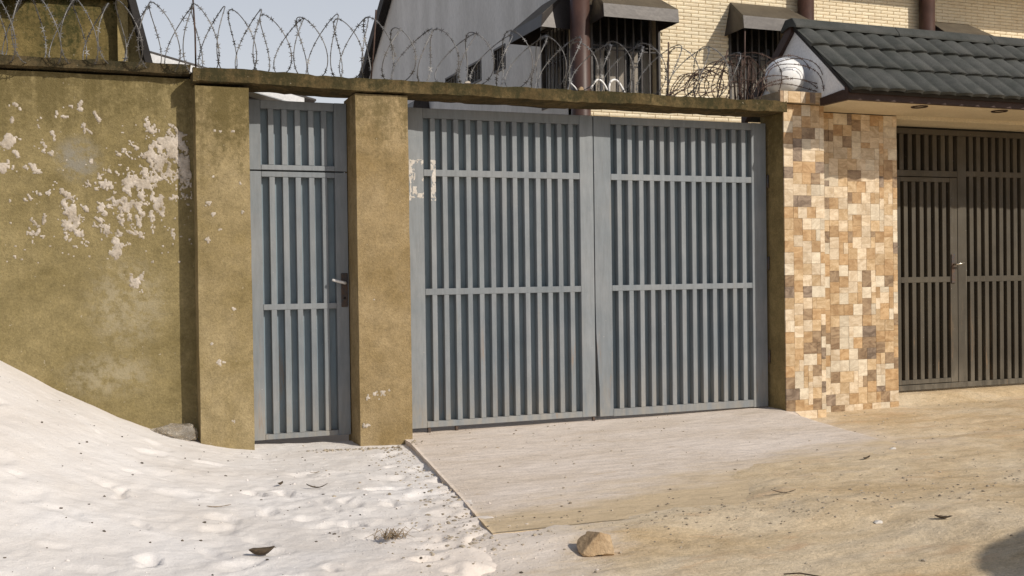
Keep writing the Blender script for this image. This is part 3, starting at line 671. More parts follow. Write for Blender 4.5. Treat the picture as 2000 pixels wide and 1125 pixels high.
# ------------------------------------------------------------------ shingled gate canopy
cn = thing('gate_canopy', 'pitched canopy of dark scalloped shingles over the brown gate', 'canopy', (7.8, -.2, 2.56))
XE0, XE1 = 5.79, 10.3
RID = Vector((0, .085, 3.335)); EAV = Vector((0, -.70, 2.652)); sl_v = EAV - RID; slen = sl_v.length; sdir = sl_v.normalized(); snor = Vector((0, sdir.z, -sdir.y)); snor = snor if snor.z > 0 else -snor
TW = .178
def shingle_mesh(length):
    nu, nv = 13, 4; v = []; f = []
    def prof(s):                                    # one scallop: broad roll with a narrow valley
        return .030 * (abs(math.sin(math.pi * s)) ** .75) - .004
    for j in range(nv + 1):
        t = j / nv
        for i in range(nu):
            s = i / (nu - 1); lift = .020 * t + .002
            edge = .030 * math.sin(math.pi * s) if j == nv else 0
            q = sdir * (t * length * 1.04 + edge) + snor * (prof(s) * (.75 + .25 * t) + lift)
            v.append((s * (TW + .004), q.y, q.z))
    o = len(v)
    for i in range(nu):
        s = i / (nu - 1); q = sdir * (length * 1.04 + .030 * math.sin(math.pi * s) - .004) + snor * (prof(s) + .022 - .030)
        v.append((s * (TW + .004), q.y, q.z))
    for j in range(nv):
        for i in range(nu - 1): a = j * nu + i; f.append((a, a + nu, a + nu + 1, a + 1))
    for i in range(nu - 1): a = nv * nu + i; f.append((a, o + i, o + i + 1, a + 1))
    for j in (0,):
        a = [jj * nu for jj in range(nv + 1)]; f.append(tuple(a + [o]))
    me = pyd('shingle', v, f); sm = [i < nv * (nu - 1) for i in range(len(f))]; me.polygons.foreach_set('use_smooth', sm); me.materials.append(MATS['roof_shingle']); return me
shm = shingle_mesh(slen / 3)
nsh = int((XE1 - XE0) / TW)
for row in range(3):
    st = RID + sdir * (slen / 3 * row)
    for i in range(nsh):
        o = bpy.data.objects.new('shingle', shm); COL.objects.link(o); o.parent = cn
        o.location = Vector((XE0 + i * TW + (0.0, .012, .004)[row], st.y, st.z)) + snor * random.uniform(-.0015, .0015) + sdir * random.uniform(-.004, .004) - wloc(cn)
XE1 = XE0 + nsh * TW
prism('roof_deck', [(RID.y, RID.z - .012), (EAV.y + .02, EAV.z - .005), (EAV.y + .03, EAV.z - .03), (RID.y, RID.z - .05)], 'x', XE0 + .012, XE1, 'dark_fascia', cn)
prism('back_slope', [(RID.y, RID.z), (.84, 2.60), (.80, 2.58), (RID.y, RID.z - .045)], 'x', XE0 + .012, XE1, 'roof_shingle', cn)
xx = XE0 - .03; k = 0
while xx < XE1:
    w = 1.12; prism('ridge_cap', [(RID.y - .105, RID.z - .050), (RID.y - .105, RID.z - .028), (RID.y - .045, RID.z + .045), (RID.y + .055, RID.z + .045), (RID.y + .12, RID.z - .03), (RID.y + .12, RID.z - .055), (RID.y, RID.z - .02)], 'x', xx, xx + w - .004, 'roof_shingle', cn, .004); xx += w; k += 1
# gable, verge, fascia, soffit
prism('gable_wall', [(-.615, 2.640), (.076, 3.288), (.765, 2.640)], 'x', XE0 + .030, XE0 + .13, 'white_paint', cn)
prism('gable_wall', [(-.615, 2.640), (.076, 3.288), (.765, 2.640)], 'x', XE1 - .13, XE1 - .03, 'white_paint', cn)
prism('verge_board', [(.082, 3.372), (.86, 2.632), (.86, 2.52), (.082, 3.262)], 'x', XE0 - .012, XE0 + .028, 'brown_fascia', cn, .002)
prism('fascia', [(-.645, 2.660), (-.60, 2.690), (-.60, 2.572), (-.645, 2.572)], 'x', XE0 + .01, XE1, 'brown_fascia', cn)
prism('fascia', [(-.598, 2.655), (-.57, 2.66), (-.28, 2.636), (-.28, 2.572), (-.598, 2.572)], 'x', XE0 + .012, XE0 + .05, 'brown_fascia', cn)
box('soffit', XE0 + .052, XE1, -.598, .045, 2.580, 2.600, 'soffit_cream', cn, 0)
box('soffit', 6.894, XE1, .0455, .42, 2.548, 2.598, 'soffit_cream', cn, 0)
for x in (6.70, 7.60, 8.5):
    r_ = []
    for k in range(25): a = 2 * math.pi * k / 24; r_.append((x + .062 * math.cos(a), -.46 + .062 * math.sin(a), 2.578))
    dl = tube('downlight', r_, .009, 'brown_fascia', cn, 6)
    v = [(x + .055 * math.cos(2 * math.pi * k / 20), -.46 + .055 * math.sin(2 * math.pi * k / 20), 2.5785) for k in range(20)]
    add('lens', pyd('lens', v, [tuple(range(20))[::-1]]), 'window_glass', dl)
ew = thing('gate_pillar', 'tiled pillar carrying the far end of the canopy', 'pillar', (9.95, .1, 0)); box('shaft', 9.73, 10.2, -.2, .4, -.3, 2.545, 'tile_honey' if 'tile_honey' in MATS else 'grout', ew)

# globe on the tiled pillar
gbt = thing('globe_lamp', 'white glass globe lamp on top of the tiled pillar', 'lamp', (5.61, -.05, 2.681))
bm = bmesh.new(); bmesh.ops.create_uvsphere(bm, u_segments=40, v_segments=24, radius=.172)
for v in bm.verts: v.co += Vector((5.61, -.05, 2.835))
add('globe', from_bm('globe', bm, True), 'globe_glass', gbt)
tube('base', [(5.61, -.05, 2.6815), (5.61, -.05, 2.70)], .075, 'dark_fascia', gbt, 20)

# ------------------------------------------------------------------ cream brick house behind
H0 = 5.53; YF = 4.0
hs = thing('brick_house', 'cream brick fronted house with grey side wall behind the double gate', 'house', (9.5, 8.0, 0))
def wall_holes(name, a0, a1, z0, z1, holes, t0, t1, axis, mat, parent):
    """slab with rectangular openings; axis 'y': spans x,z between y=t0..t1; axis 'x': spans y,z between x=t0..t1"""
    As = sorted({a0, a1, *[h[0] for h in holes], *[h[1] for h in holes]}); Zs = sorted({z0, z1, *[h[2] for h in holes], *[h[3] for h in holes]})
    bm = bmesh.new(); vk = {}
    def V_(a, z, t):
        k = (a, z, t)
        if k not in vk: vk[k] = bm.verts.new((a, t, z) if axis == 'y' else (t, a, z))
        return vk[k]
    solid = lambda i, j: 0 <= i < len(As) - 1 and 0 <= j < len(Zs) - 1 and not any(h[0] <= As[i] and As[i + 1] <= h[1] and h[2] <= Zs[j] and Zs[j + 1] <= h[3] for h in holes)
    for i in range(len(As) - 1):
        for j in range(len(Zs) - 1):
            if not solid(i, j): continue
            a, b_, c, d = As[i], As[i + 1], Zs[j], Zs[j + 1]
            for t in (t0, t1): bm.faces.new((V_(a, c, t), V_(b_, c, t), V_(b_, d, t), V_(a, d, t)))
            if not solid(i - 1, j): bm.faces.new((V_(a, c, t0), V_(a, c, t1), V_(a, d, t1), V_(a, d, t0)))
            if not solid(i + 1, j): bm.faces.new((V_(b_, c, t0), V_(b_, c, t1), V_(b_, d, t1), V_(b_, d, t0)))
            if not solid(i, j - 1): bm.faces.new((V_(a, c, t0), V_(a, c, t1), V_(b_, c, t1), V_(b_, c, t0)))
            if not solid(i, j + 1): bm.faces.new((V_(a, d, t0), V_(a, d, t1), V_(b_, d, t1), V_(b_, d, t0)))
    return add(name, from_bm(name, bm), mat, parent)
WIN = [(5.74, 6.70, 3.30, 4.42), (7.70, 8.62, 3.30, 4.42), (10.95, 11.75, 3.30, 4.42)]
front = wall_holes('front_wall', H0 + .02, 16.0, 0, 5.35, WIN, YF + .012, YF + .2, 'y', 'brick_joint', hs)
SW = [(4.08, 5.00, 3.28, 4.30), (6.27, 6.72, 4.05, 4.40), (7.25, 7.85, 4.05, 4.37), (8.35, 8.95, 4.05, 4.37)]
side = wall_holes('side_wall', YF + .2005, 14.0, 0, 5.30, SW, H0, H0 + .2, 'x', 'grey_render', hs)
wall_holes('corner_return', YF + .0, YF + .1995, 0, 5.30, [(YF + .08, YF + .1995, 3.28, 4.30)], H0, H0 + .019, 'x', 'grey_render', hs)
prism('gable', [(YF + .0, 5.3005), (14.0, 5.3005), (9.0, 8.35)], 'x', H0, H0 + .2, 'grey_render', hs)
# bricks: the nearest are pieces of their own, the rest one joined sheet
BW, BH = .212, .0445
def brick_geo(w):
    j = .0035; hw = w - j; hh = BH - j; p = .006
    v = [(0, .012, 0), (hw, .012, 0), (hw, .012, hh), (0, .012, hh), (0, .003, 0), (hw, .003, 0), (hw, .003, hh), (0, .003, hh),
         (.004, -p * .4, hh * .16), (hw - .004, -p * .4, hh * .16), (hw - .004, -p, hh * .60), (.004, -p, hh * .60), (.006, -p * .55, hh * .93), (hw - .006, -p * .55, hh * .93)]
    f = [(0, 1, 5, 4), (1, 2, 6, 5), (2, 3, 7, 6), (3, 0, 4, 7), (4, 5, 9, 8), (8, 9, 10, 11), (11, 10, 13, 12), (12, 13, 6, 7), (5, 6, 13, 10, 9), (4, 8, 11, 12, 7)]
    return v, f
bcache = {}; far = []; nb = 0
row = 0; z = 3.0
while z < 5.3:
    x = H0 + .03 - (BW / 2 if row % 2 else 0)
    while x < 15.9:
        a, b_ = max(x, H0 + .03), x + BW
        segs = [(a, b_)]
        for h in WIN:
            if h[2] - .01 < z + BH * .5 < h[3] + .01:
                ns = []
                for s in segs:
                    if s[1] <= h[0] or s[0] >= h[1]: ns.append(s)
                    else:
                        if s[0] < h[0]: ns.append((s[0], h[0]))
                        if s[1] > h[1]: ns.append((h[1], s[1]))
                segs = ns
        for s in segs:
            w = s[1] - s[0]
            if w < .03: continue
            near = (6.70 <= s[0] <= 8.9 and 3.28 <= z <= 4.72) or (8.9 < s[0] < 10.5 and 4.40 < z < 4.74)
            if near and nb < 298:
                key = round(w, 3)
                if key not in bcache:
                    vv, ff = brick_geo(w); me = pyd('brick', vv, ff); me.materials.append(MATS['cream_brick']); bcache[key] = me
                o = bpy.data.objects.new('brick', bcache[key]); COL.objects.link(o); o.parent = hs
                o.location = Vector((s[0], YF + random.uniform(-.0015, .0015), z)) - wloc(hs); nb += 1
            else:
                vv, ff = brick_geo(w); far.append(([(q[0] + s[0], q[1] + YF, q[2] + z) for q in vv], ff))
        x += BW
    z += BH; row += 1
V, F = join(far); fb = add('brick_courses', pyd('brick_courses', V, F), 'cream_brick', hs); fb['kind'] = 'stuff'
print('bricks', nb, 'far', len(far))
# roof
ov = .45
prism('roof', [(YF - .42, 5.10), (9.0, 8.48), (14.35, 5.06), (14.35, 5.20), (9.0, 8.62), (YF - .42, 5.22)], 'x', H0 - .02, 16.3, 'dark_fascia', hs)
prism('verge_board', [(YF - .42, 5.02), (9.0, 8.36), (14.4, 4.95), (14.4, 5.19), (9.0, 8.62), (YF - .42, 5.22)], 'x', H0 - .16, H0 - .022, 'dark_fascia', hs)
box('added_shade_slab', 11.45, 16.3, YF - .95, YF + .005, 5.36 - .02, 5.56, 'soffit_cream', hs)  # unseen slab added to shade the upper right of the brick front
def window(name, a0, a1, z0, z1, axis, parent, nb_, depth=.16, grille=True):
    """recessed window; axis 'y' looks to -y at YF, axis 'x' looks to -x at H0"""
    def bx(nm, u0, u1, d0, d1, w0, w1, mat, par, bev=.002):
        if axis == 'y': return box(nm, u0, u1, YF + d0, YF + d1, w0, w1, mat, par, bev)
        return box(nm, H0 + d0, H0 + d1, u0, u1, w0, w1, mat, par, bev)
    wi = bx(name, a0 - .001, a1 + .001, depth + .02, depth + .03, z0 - .001, z1 + .001, 'window_glass', parent, 0)
    bx('curtain_or_dark_back', a0, a1, depth + .10, depth + .11, z0, z1, 'room_dark', wi, 0)  # near-black sheet standing in for the unlit room behind the glass
    if grille:
        n = 6; u = a0
        for k in range(n):
            w = (a1 - a0) / n; uu = a0 + k * w
            bx('curtain_or_dark_back', uu + .012, uu + w * random.uniform(.62, .86), depth + .05, depth + .06, z0, z1 - random.uniform(.40, .50), 'curtain_or_dark_back', wi, 0)
    for q in ((a0, a0 + .03, z0, z1), (a1 - .03, a1, z0, z1)): bx('frame', q[0], q[1], -.012, .05, q[2], q[3], 'grille_metal', wi)
    bx('frame', a0 + .031, a1 - .031, -.011, .05, z0, z0 + .03, 'grille_metal', wi); bx('frame', a0 + .031, a1 - .031, -.011, .05, z1 - .03, z1, 'grille_metal', wi)
    if grille:
        for k in range(nb_):
            u = a0 + .03 + (a1 - a0 - .06) * (k + 1) / (nb_ + 1); bx('grille_bar', u - .009, u + .009, .004, .020, z0 + .031, z1 - .031, 'grille_metal', wi)
        for zz in (z0 + .045, z0 + (z1 - z0) * .53, z0 + (z1 - z0) * .57): bx('grille_bar', a0 + .031, a1 - .031, .0205, .030, zz, zz + .016, 'grille_metal', wi)
    return wi
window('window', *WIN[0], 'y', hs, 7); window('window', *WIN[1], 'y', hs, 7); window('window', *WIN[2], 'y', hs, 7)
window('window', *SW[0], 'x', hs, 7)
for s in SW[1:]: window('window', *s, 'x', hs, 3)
def hood(u0, u1, axis, parent, proj=.45, zv0=4.175, zv1=4.335, zt=4.60, inset=.10, zb=None):
    """folded sheet metal window hood: sloped top, front valance, side cheeks"""
    t = .006
    prof = [(0, zt), (proj - .02, zv1), (proj, zv0)]
    def P_(u, d, z): return (u, YF - .012 - d, z) if axis == 'y' else (H0 - .004 - d, u, z)
    v = []; f = []
    L_, R_ = (u0, u1)
    pts = [P_(L_ + inset, 0, zt), P_(R_ - inset, 0, zt), P_(R_, proj - .02, zv1), P_(L_, proj - .02, zv1), P_(R_, proj, zv0), P_(L_, proj, zv0), P_(L_ + .01, 0, zv0 - .01), P_(R_ - .01, 0, zv0 - .01)]
    top = pyd('top', pts[:4], [(0, 1, 2, 3)]); fr = pyd('valance', [pts[3], pts[2], pts[4], pts[5]], [(0, 1, 2, 3)])
    ckl = pyd('cheek', [pts[0], pts[3], pts[5], pts[6]], [(0, 1, 2, 3)]); ckr = pyd('cheek', [pts[1], pts[2], pts[4], pts[7]], [(0, 1, 2, 3)])
    root = add('awning', top, 'awning_top', parent)
    for nm, me in (('valance', fr), ('cheek', ckl), ('cheek', ckr)): add(nm, me, 'awning_metal', root)
    for o in [root] + list(root.children):
        md = o.modifiers.new('thickness', 'SOLIDIFY'); md.thickness = .006; md.offset = 0
    return root
hood(5.70, 6.70, 'y', hs); hood(7.62, 8.66, 'y', hs); hood(10.84, 11.74, 'y', hs)
hood(4.02, 5.06, 'x', hs, zv0=4.12, zv1=4.27, zt=4.62, proj=.42)
hood(9.80, 10.85, 'x', hs, zv0=3.98, zv1=4.12, zt=4.24, proj=.30)
for x, w in ((5.545, .118), (8.79, .105), (10.79, .105)):
    tube('downpipe', [(x, YF - .13, 0), (x, YF - .13, 2.5), (x, YF - .13, 5.2)], w, 'brown_pipe', hs, 28)
# ------------------------------------------------------------------ olive house and zinc shed on the left
oh = thing('mouldy_house', 'mould stained olive house with a steep dark roof edge behind the left wall', 'house', (-2.0, 3.0, 0))
prism('gable_wall', [(-5.0, 0), (.29, 0), (.29, 3.9), (-.03, 5.2), (-5.0, 5.2)], 'y', 1.60, 4.8, 'mossy_plaster', oh)
prism('pilaster', [(.2905, 0), (.372, 0), (.372, 3.47), (.2905, 3.85)], 'y', 1.50, 4.8, 'pilaster_plaster', oh)
prism('end_wall', [(.373, 0), (.56, 0), (.56, 2.75), (.373, 3.46)], 'y', 1.535, 4.7, 'pilaster_plaster', oh)
prism('verge_board', [(.640, 2.55), (.585, 2.55), (-.06, 5.2), (.005, 5.2)], 'y', 1.36, 5.0, 'dark_fascia', oh)
prism('eave_shadow_board', [(-5.0, 3.41), (-.38, 3.405), (-.38, 3.60), (-5.0, 3.60)], 'y', 1.42, 1.598, 'dark_fascia', oh)  # dark board standing in for the shadow under the eave
prism('string_course', [(-.379, 3.452), (.285, 3.458), (.285, 3.52), (-.379, 3.52)], 'y', 1.53, 1.598, 'mossy_plaster', oh)
sh = thing('zinc_roof_shed', 'low shed with a pale zinc roof edge sloping behind the narrow door', 'shed', (0.6, 7.0, 0))
prism('wall', [(-2.2, 0), (2.05, 0), (2.05, 3.24), (-2.2, 4.25)], 'y', 5.3, 8.5, 'plaster_jamb', sh)
lo = lambda x: 3.728 - (x - .695) * .243
prism('roof_sheet', [(-2.6, lo(-2.6)), (2.60, lo(2.60)), (2.60, lo(2.60) + .022), (-2.6, lo(-2.6) + .022)], 'y', 4.966, 9.0, 'grille_metal', sh)
prism('fascia', [(-2.6, lo(-2.6) - .10), (2.46, lo(2.46) - .10), (2.46, lo(2.46) - .003), (-2.6, lo(-2.6) - .003)], 'y', 4.97, 5.0, 'white_paint', sh)
prism('soffit', [(-2.6, lo(-2.6) - .11), (2.46, lo(2.46) - .11), (2.46, lo(2.46) - .102), (-2.6, lo(-2.6) - .102)], 'y', 4.97, 5.298, 'zinc_sheet', sh)

# ------------------------------------------------------------------ razor wire
def barb_geo(p, t, size, R):
    """four-pointed razor blade pair clipped on the wire"""
    t = t / (np.linalg.norm(t) + 1e-9); ref = np.array([R.uniform(-1, 1) for _ in range(3)]); u = np.cross(t, ref); u /= np.linalg.norm(u) + 1e-9; w = np.cross(t, u)
    s = size; v = [p - t * s * .5 + u * s * .12, p - t * s * .9 + u * s, p - t * s * .1 + u * s * .18, p + t * s * .1 + u * s * .18, p + t * s * .9 + u * s, p + t * s * .5 + u * s * .12,
                   p + t * s * .5 - u * s * .12, p + t * s * .9 - u * s, p + t * s * .1 - u * s * .18, p - t * s * .1 - u * s * .18, p - t * s * .9 - u * s, p - t * s * .5 - u * s * .12]
    e = w * s * .1; n = 12
    V = [q + e for q in v] + [q - e for q in v]
    return V, [tuple(range(n)), tuple(range(2 * n - 1, n - 1, -1))]
def razor(name, label, polylines, mat, r=.0034, every=.075, size=.018, seed=1, loc=None, rods=(), rodmat='rusty_wire'):
    R = random.Random(seed); th = thing(name, label, 'razor wire', loc, 'razor wire on the wall top')
    bb = []
    for pts in polylines:
        P = np.array(pts); tube('wire', P, r, mat, th, 5)
        seg = np.linalg.norm(np.diff(P, axis=0), axis=1); s = np.concatenate([[0], np.cumsum(seg)]); d = every * R.random()
        while d < s[-1]:
            i = min(np.searchsorted(s, d) - 1, len(P) - 2); i = max(i, 0); q = P[i] + (P[i + 1] - P[i]) * ((d - s[i]) / max(seg[i], 1e-6))
            bb.append(barb_geo(q, P[i + 1] - P[i], size * R.uniform(.7, 1.15), R)); d += every * R.uniform(.8, 1.2)
    V, F = join(bb); o = add('barbs', pyd('barbs', V, F), mat, th); o['kind'] = 'stuff'
    for a, b_ in rods: tube('support_rod', [a, [(p + q) / 2 + .006 for p, q in zip(a, b_)], b_], .006, rodmat, th, 6)
    return th
def coil(x0, x1, pitch, rad, cz, cy, clip, seed, amp=.5, lean=0.0, npt=54, sq=1.0):
    """concertina coil: neighbouring turns meet at `clip` places round the circle"""
    R = random.Random(seed); turns = (x1 - x0) / pitch; n = int(turns * npt); pts = []
    wob = [(R.uniform(-.035, .035), R.uniform(-.03, .03), R.uniform(.86, 1.07)) for _ in range(int(turns) + 3)]
    for i in range(n + 1):
        th = 2 * math.pi * i / npt; k = i / npt; a = int(k); f = k - a
        wy = wob[a][0] * (1 - f) + wob[a + 1][0] * f; wx = wob[a][1] * (1 - f) + wob[a + 1][1] * f; wr = wob[a][2] * (1 - f) + wob[a + 1][2] * f
        r = rad * wr; x = x0 + pitch * k + pitch * amp * math.sin(clip * th / 2 + math.pi / 2) + wx + lean * r * math.cos(th)
        pts.append((x, cy + wy - r * math.sin(th) * .92, max(cz + r * math.cos(th) * sq, cz - rad + .002)))
    return pts
c1 = coil(-1.35, 2.05, .1245, .232, 2.825, -.11, 3, 3, amp=.5)
razor('razor_wire_coil', 'pointed concertina loops of razor wire against the sky over the left pillars', [c1], 'galvanised', loc=(.4, -.11, 2.6), seed=4, every=.06,
      rods=[((.728, -.12, 3.12), (.741, -.11, 2.60)), ((2.018, -.10, 3.13), (1.968, -.11, 2.60))])
c2 = coil(2.05, 5.02, .146, .220, 2.815, -.10, 3, 8, amp=.46, lean=.22, sq=.96)
razor('razor_wire_coil', 'round razor wire loops above the double gate in front of the house windows', [c2], 'galvanised', loc=(3.5, -.1, 2.6), seed=6, every=.06,
      rods=[((4.44, -.12, 3.05), (4.435, -.11, 2.60)), ((5.0, -.12, 3.02), (4.90, -.1, 2.60))])
R = random.Random(12); heap = []
for k in range(8):                                   # sagging pile of slack loops
    cx = 4.62 + .085 * k + R.uniform(-.03, .03); rr = .12 + .020 * k + R.uniform(-.02, .02); tl = R.uniform(-.9, .9); ph = R.uniform(0, 6.3); pts = []
    for i in range(41):
        a = 2 * math.pi * i / 40 * 1.1 + ph; u = math.cos(a); w = math.sin(a)
        pts.append((cx + rr * 1.15 * u * math.cos(tl) + .02 * math.sin(3 * a), -.09 + rr * u * math.sin(tl) * .6 + .02 * math.cos(2 * a), max(2.605, 2.615 + rr * .55 + rr * .9 * w)))
    heap.append(pts)
for k in range(7):
    x0 = R.uniform(4.35, 4.7); x1 = x0 + R.uniform(.4, .75); h = R.uniform(.10, .30); y0 = R.uniform(-.2, .0)
    heap.append([(x0 + (x1 - x0) * t + .012 * math.sin(11 * t + k), y0 + .09 * math.sin(3 * t + k), 2.605 + h * math.sin(math.pi * t * .62) ** 1.2 + .012 * math.sin(17 * t)) for t in np.linspace(0, 1, 26)])
razor('razor_wire_tangle', 'low rusty tangle of slack razor wire at the right end of the lintel', heap, 'rusty_wire', loc=(4.9, -.1, 2.6), seed=9, every=.045, size=.015,
      rods=[((5.172, -.12, 3.19), (5.166, -.1, 2.60)), ((5.22, -.1, 2.98), (5.19, -.1, 2.60)), ((5.11, -.08, 2.98), (5.13, -.1, 2.60)), ((5.06, -.08, 2.95), (5.09, -.1, 2.60)), ((5.30, -.12, 2.78), (5.18, -.14, 2.60))])
wrap = []
for k in range(6):                                   # turns thrown over the globe and lying round its foot
    rx = .25 + .022 * k; hz = (.25, .29, .33, .10, .055, .14)[k]; oy = (-.27, -.25, -.10, -.26, -.27, -.25)[k]; pts = []
    for t in np.linspace(0, 1, 40):
        a = math.pi * (1.02 - 1.04 * t)
        pts.append((5.53 + .02 * k * (k < 3) + rx * math.cos(a) + .03 * t, oy + .05 * math.sin(5 * t + k), max(2.69 if t > .25 else 2.60 + .36 * t, 2.675 + hz * max(0, math.sin(a)) ** .8 + .010 * math.sin(9 * t + k))))
    wrap.append(pts)
for k in range(5):
    cx = 5.24 + R.uniform(-.08, .06); rr = R.uniform(.13, .21); tl = R.uniform(.6, 1.5)
    wrap.append([(cx + rr * math.cos(a) * math.cos(tl) + .01 * math.sin(3 * a), -.12 + rr * .6 * math.cos(a) * math.sin(tl), max(2.605, 2.77 + rr * 1.1 * math.sin(a))) for a in np.linspace(0, 2 * math.pi, 40)])
razor('razor_wire_coil', 'dark bunch of razor wire wrapped over the white globe lamp', wrap, 'rusty_wire', loc=(5.5, -.15, 2.68), seed=14, every=.045, size=.015)
# white offcuts of flexible pipe on the lintel
wp = thing('white_pipe_offcut', 'two white curved pipe offcuts lying on the lintel below the house window', 'pipe', (3.85, -.15, 2.6))
tube('pipe', [(3.72 + .145 * t, -.15, 2.606 + .10 * math.sin(math.pi * (t * .9 + .05)) ** .8) for t in np.linspace(0, 1, 16)], .009, 'white_plastic', wp, 8)
tube('pipe', [(3.895 + .135 * t, -.14, 2.60 + .115 * math.sin(math.pi * (.28 + .70 * t))) for t in np.linspace(0, 1, 14)], .010, 'white_plastic', wp, 8)
tube('pipe', [(3.885, -.15, 2.603), (3.89, -.14, 2.66), (3.898, -.14, 2.695)], .008, 'white_plastic', wp, 8)
st_ = thing('white_stick', 'short white stick leaning on the lintel above the gate seam', 'stick', (3.57, -.17, 2.6)); tube('shaft', [(3.54, -.17, 2.665), (3.575, -.17, 2.635), (3.60, -.17, 2.603)], .006, 'white_plastic', st_, 6)

def lump(name, label, cat, loc, size, mat, seed, sub=3, sharp=.35, group=None, flat=True):
    bm = bmesh.new(); bmesh.ops.create_icosphere(bm, subdivisions=sub, radius=1.0)
    for v in bm.verts:
        n = v.co.normalized(); d = 1 + sharp * mnoise.noise(n * 1.3 + Vector((seed, 0, 0))) + sharp * .4 * mnoise.noise(n * 3.1 + Vector((seed, 4, 0)))
        q = n * d
        for pl in ((.35, .2, .8, .62), (-.75, -.1, .55, .55), (.9, -.25, .1, .66), (-.25, -.85, .25, .58), (.1, .9, .1, .7), (.45, -.7, .5, .72)):        # knock flat faces into it
            pn = Vector(pl[:3]).normalized(); t = q.dot(pn)
            if t > pl[3]: q -= pn * (t - pl[3]) * .97
        v.co = Vector((q.x * size[0], q.y * size[1], q.z * size[2]))
    me = from_bm(name, bm, not flat)
    o = add(name, me, mat, None, loc); return tag(o, label, cat, group)
lump('rock', 'single tan rock lying in the lane before the ramp', 'rock', (2.12, -3.46, -.045 + .030), (.096, .078, .066), 'rock', 3.3, sub=4, sharp=.34, flat=True)
lump('stone_chip', 'small pale stone on the lintel beside the brown pipe', 'stone', (3.615, -.2, 2.618), (.028, .025, .021), 'rock', 1.3, sub=2)
lump('stone_chip', 'white stone crumb on the lintel above the left gate leaf', 'stone', (2.67, -.24, 2.612), (.03, .02, .014), 'white_splash', 5.3, sub=2)

# crumpled clear plastic by the pillar
bm = bmesh.new(); bmesh.ops.create_icosphere(bm, subdivisions=3, radius=1.0); R = random.Random(31)
for v in bm.verts:
    n = v.co.normalized(); d = 1 + .28 * mnoise.noise(n * 1.7) + R.uniform(-.13, .10)
    v.co = Vector((n.x * .155 * d, n.y * .080 * d, n.z * (.062 + .020 * n.x) * d - .018 * n.x))
o = add('plastic_bag', from_bm('plastic_bag', bm), 'clear_plastic', None, (.565, -.19, .150)); tag(o, 'crumpled clear plastic bag on the sand against the left pillar', 'bag')

# ------------------------------------------------------------------ litter on the ground
def top_z(x, y):
    xa, ya = np.array([float(x)]), np.array([float(y)])
    z = max(float(ground_z(xa, ya)[0]), float(sand_z(xa, ya)[0]))
    if float(left_x(y)) < x < 4.6 and -3.02 < y < .2: z = max(z, float(slab_z(xa, ya)[0]))
    return z
def leaf_me(ln, wd, curl, fold, seed, n=9):
    R = random.Random(seed); v = []; f = []
    for i in range(n):
        t = i / (n - 1); w = wd * (math.sin(math.pi * min(1, t * .96 + .02)) ** .7) * (1 - .3 * t); a = curl * (t - .5)
        x = ln * (t - .5); zc = abs(curl) * ln * .28 * (2 * (t - .5)) ** 2
        for s in (-1, -.5, 0, .5, 1): v.append((x, s * w, zc + fold * abs(s) * w + R.uniform(-.0015, .0015) + .0015))
    for i in range(n - 1):
        for k in range(4): a = i * 5 + k; f.append((a, a + 1, a + 6, a + 5))
    return pyd('leaf', v, f, True)
def leaf(label, x, y, ln, wd, curl, fold, rz, seed, mat='dry_leaf', tilt=0):
    o = add('dry_leaf', leaf_me(ln, wd, curl, fold, seed), mat, None, (x, y, top_z(x, y) + .004)); o.rotation_euler = (tilt, 0, rz)
    md = o.modifiers.new('thickness', 'SOLIDIFY'); md.thickness = .0015
    return tag(o, label, 'leaf', 'dry leaves on the ground')
leaf('dark folded dry leaf low on the sand below the narrow door', .70, -3.05, .115, .034, .9, 1.0, .2, 1)
leaf('thin curled black leaf on the sand left of the ramp edge', 1.20, -1.76, .12, .010, .7, .6, -.35, 2)
leaf('small dark curled leaf on the sand between pillar and curled leaf', 1.02, -1.62, .05, .016, 1.2, .8, .9, 3)
leaf('straw coloured sliver on the sand in front of the left pillar', 1.28, -1.30, .06, .006, .3, .2, .05, 4, 'straw')
leaf('long pale straw lying mid way down the sand slope', .62, -2.15, .12, .004, .2, .2, -.1, 5, 'straw')
leaf('brown twig-like leaf in the lane right of the rock', 3.46, -2.98, .13, .010, .5, .4, -.5, 6)
leaf('dark leaf in the lane nearest the tiled wall', 4.62, -2.25, .10, .014, .4, .5, .45, 7)
leaf('dark leaf at the right side of the lane above the shadow', 3.78, -3.80, .08, .016, .6, .7, -.6, 8)
tw_ = add('twig', pyd('twig', *tube_arrays([(2.62, -4.15, 0), (2.66, -4.2, .012), (2.71, -4.27, .010), (2.75, -4.35, 0)], .003, 6)), 'dry_leaf', None, (0, 0, top_z(2.68, -4.2) + .004)); tag(tw_, 'dark twig at the lower edge of the lane near the shadow', 'twig')
# root tuft in the sand
R = random.Random(4); parts = []
for k in range(46):
    a = R.uniform(0, 6.28); l = R.uniform(.03, .09); h = R.uniform(.01, .05); x0, y0 = R.gauss(0, .03), R.gauss(0, .015)
    parts.append(tube_arrays([(x0, y0, 0), (x0 + l * .5 * math.cos(a), y0 + l * .4 * math.sin(a), h), (x0 + l * math.cos(a + .4), y0 + l * .7 * math.sin(a + .4), h * R.uniform(.2, .8))], .0022, 4, [1, .8, .3]))
V, F = join(parts); o = add('dry_grass_tuft', pyd('dry_grass_tuft', V, F), 'straw', None, (1.30, -2.97, top_z(1.30, -2.97) + .002)); tag(o, 'uprooted dry grass tuft on the sand near the ramp corner', 'grass')
for lab, x, y, s in (('white paper scrap on the lane at the far right', 5.05, -2.0, .028), ('crumpled white paper scrap near the lane shadow', 3.55, -3.62, .03)):
    lump('paper_scrap', lab, 'paper', (x, y, top_z(x, y) + .006), (s, s * .6, .010), 'torn_paper', x * 3, sub=2, group='paper scraps in the lane')
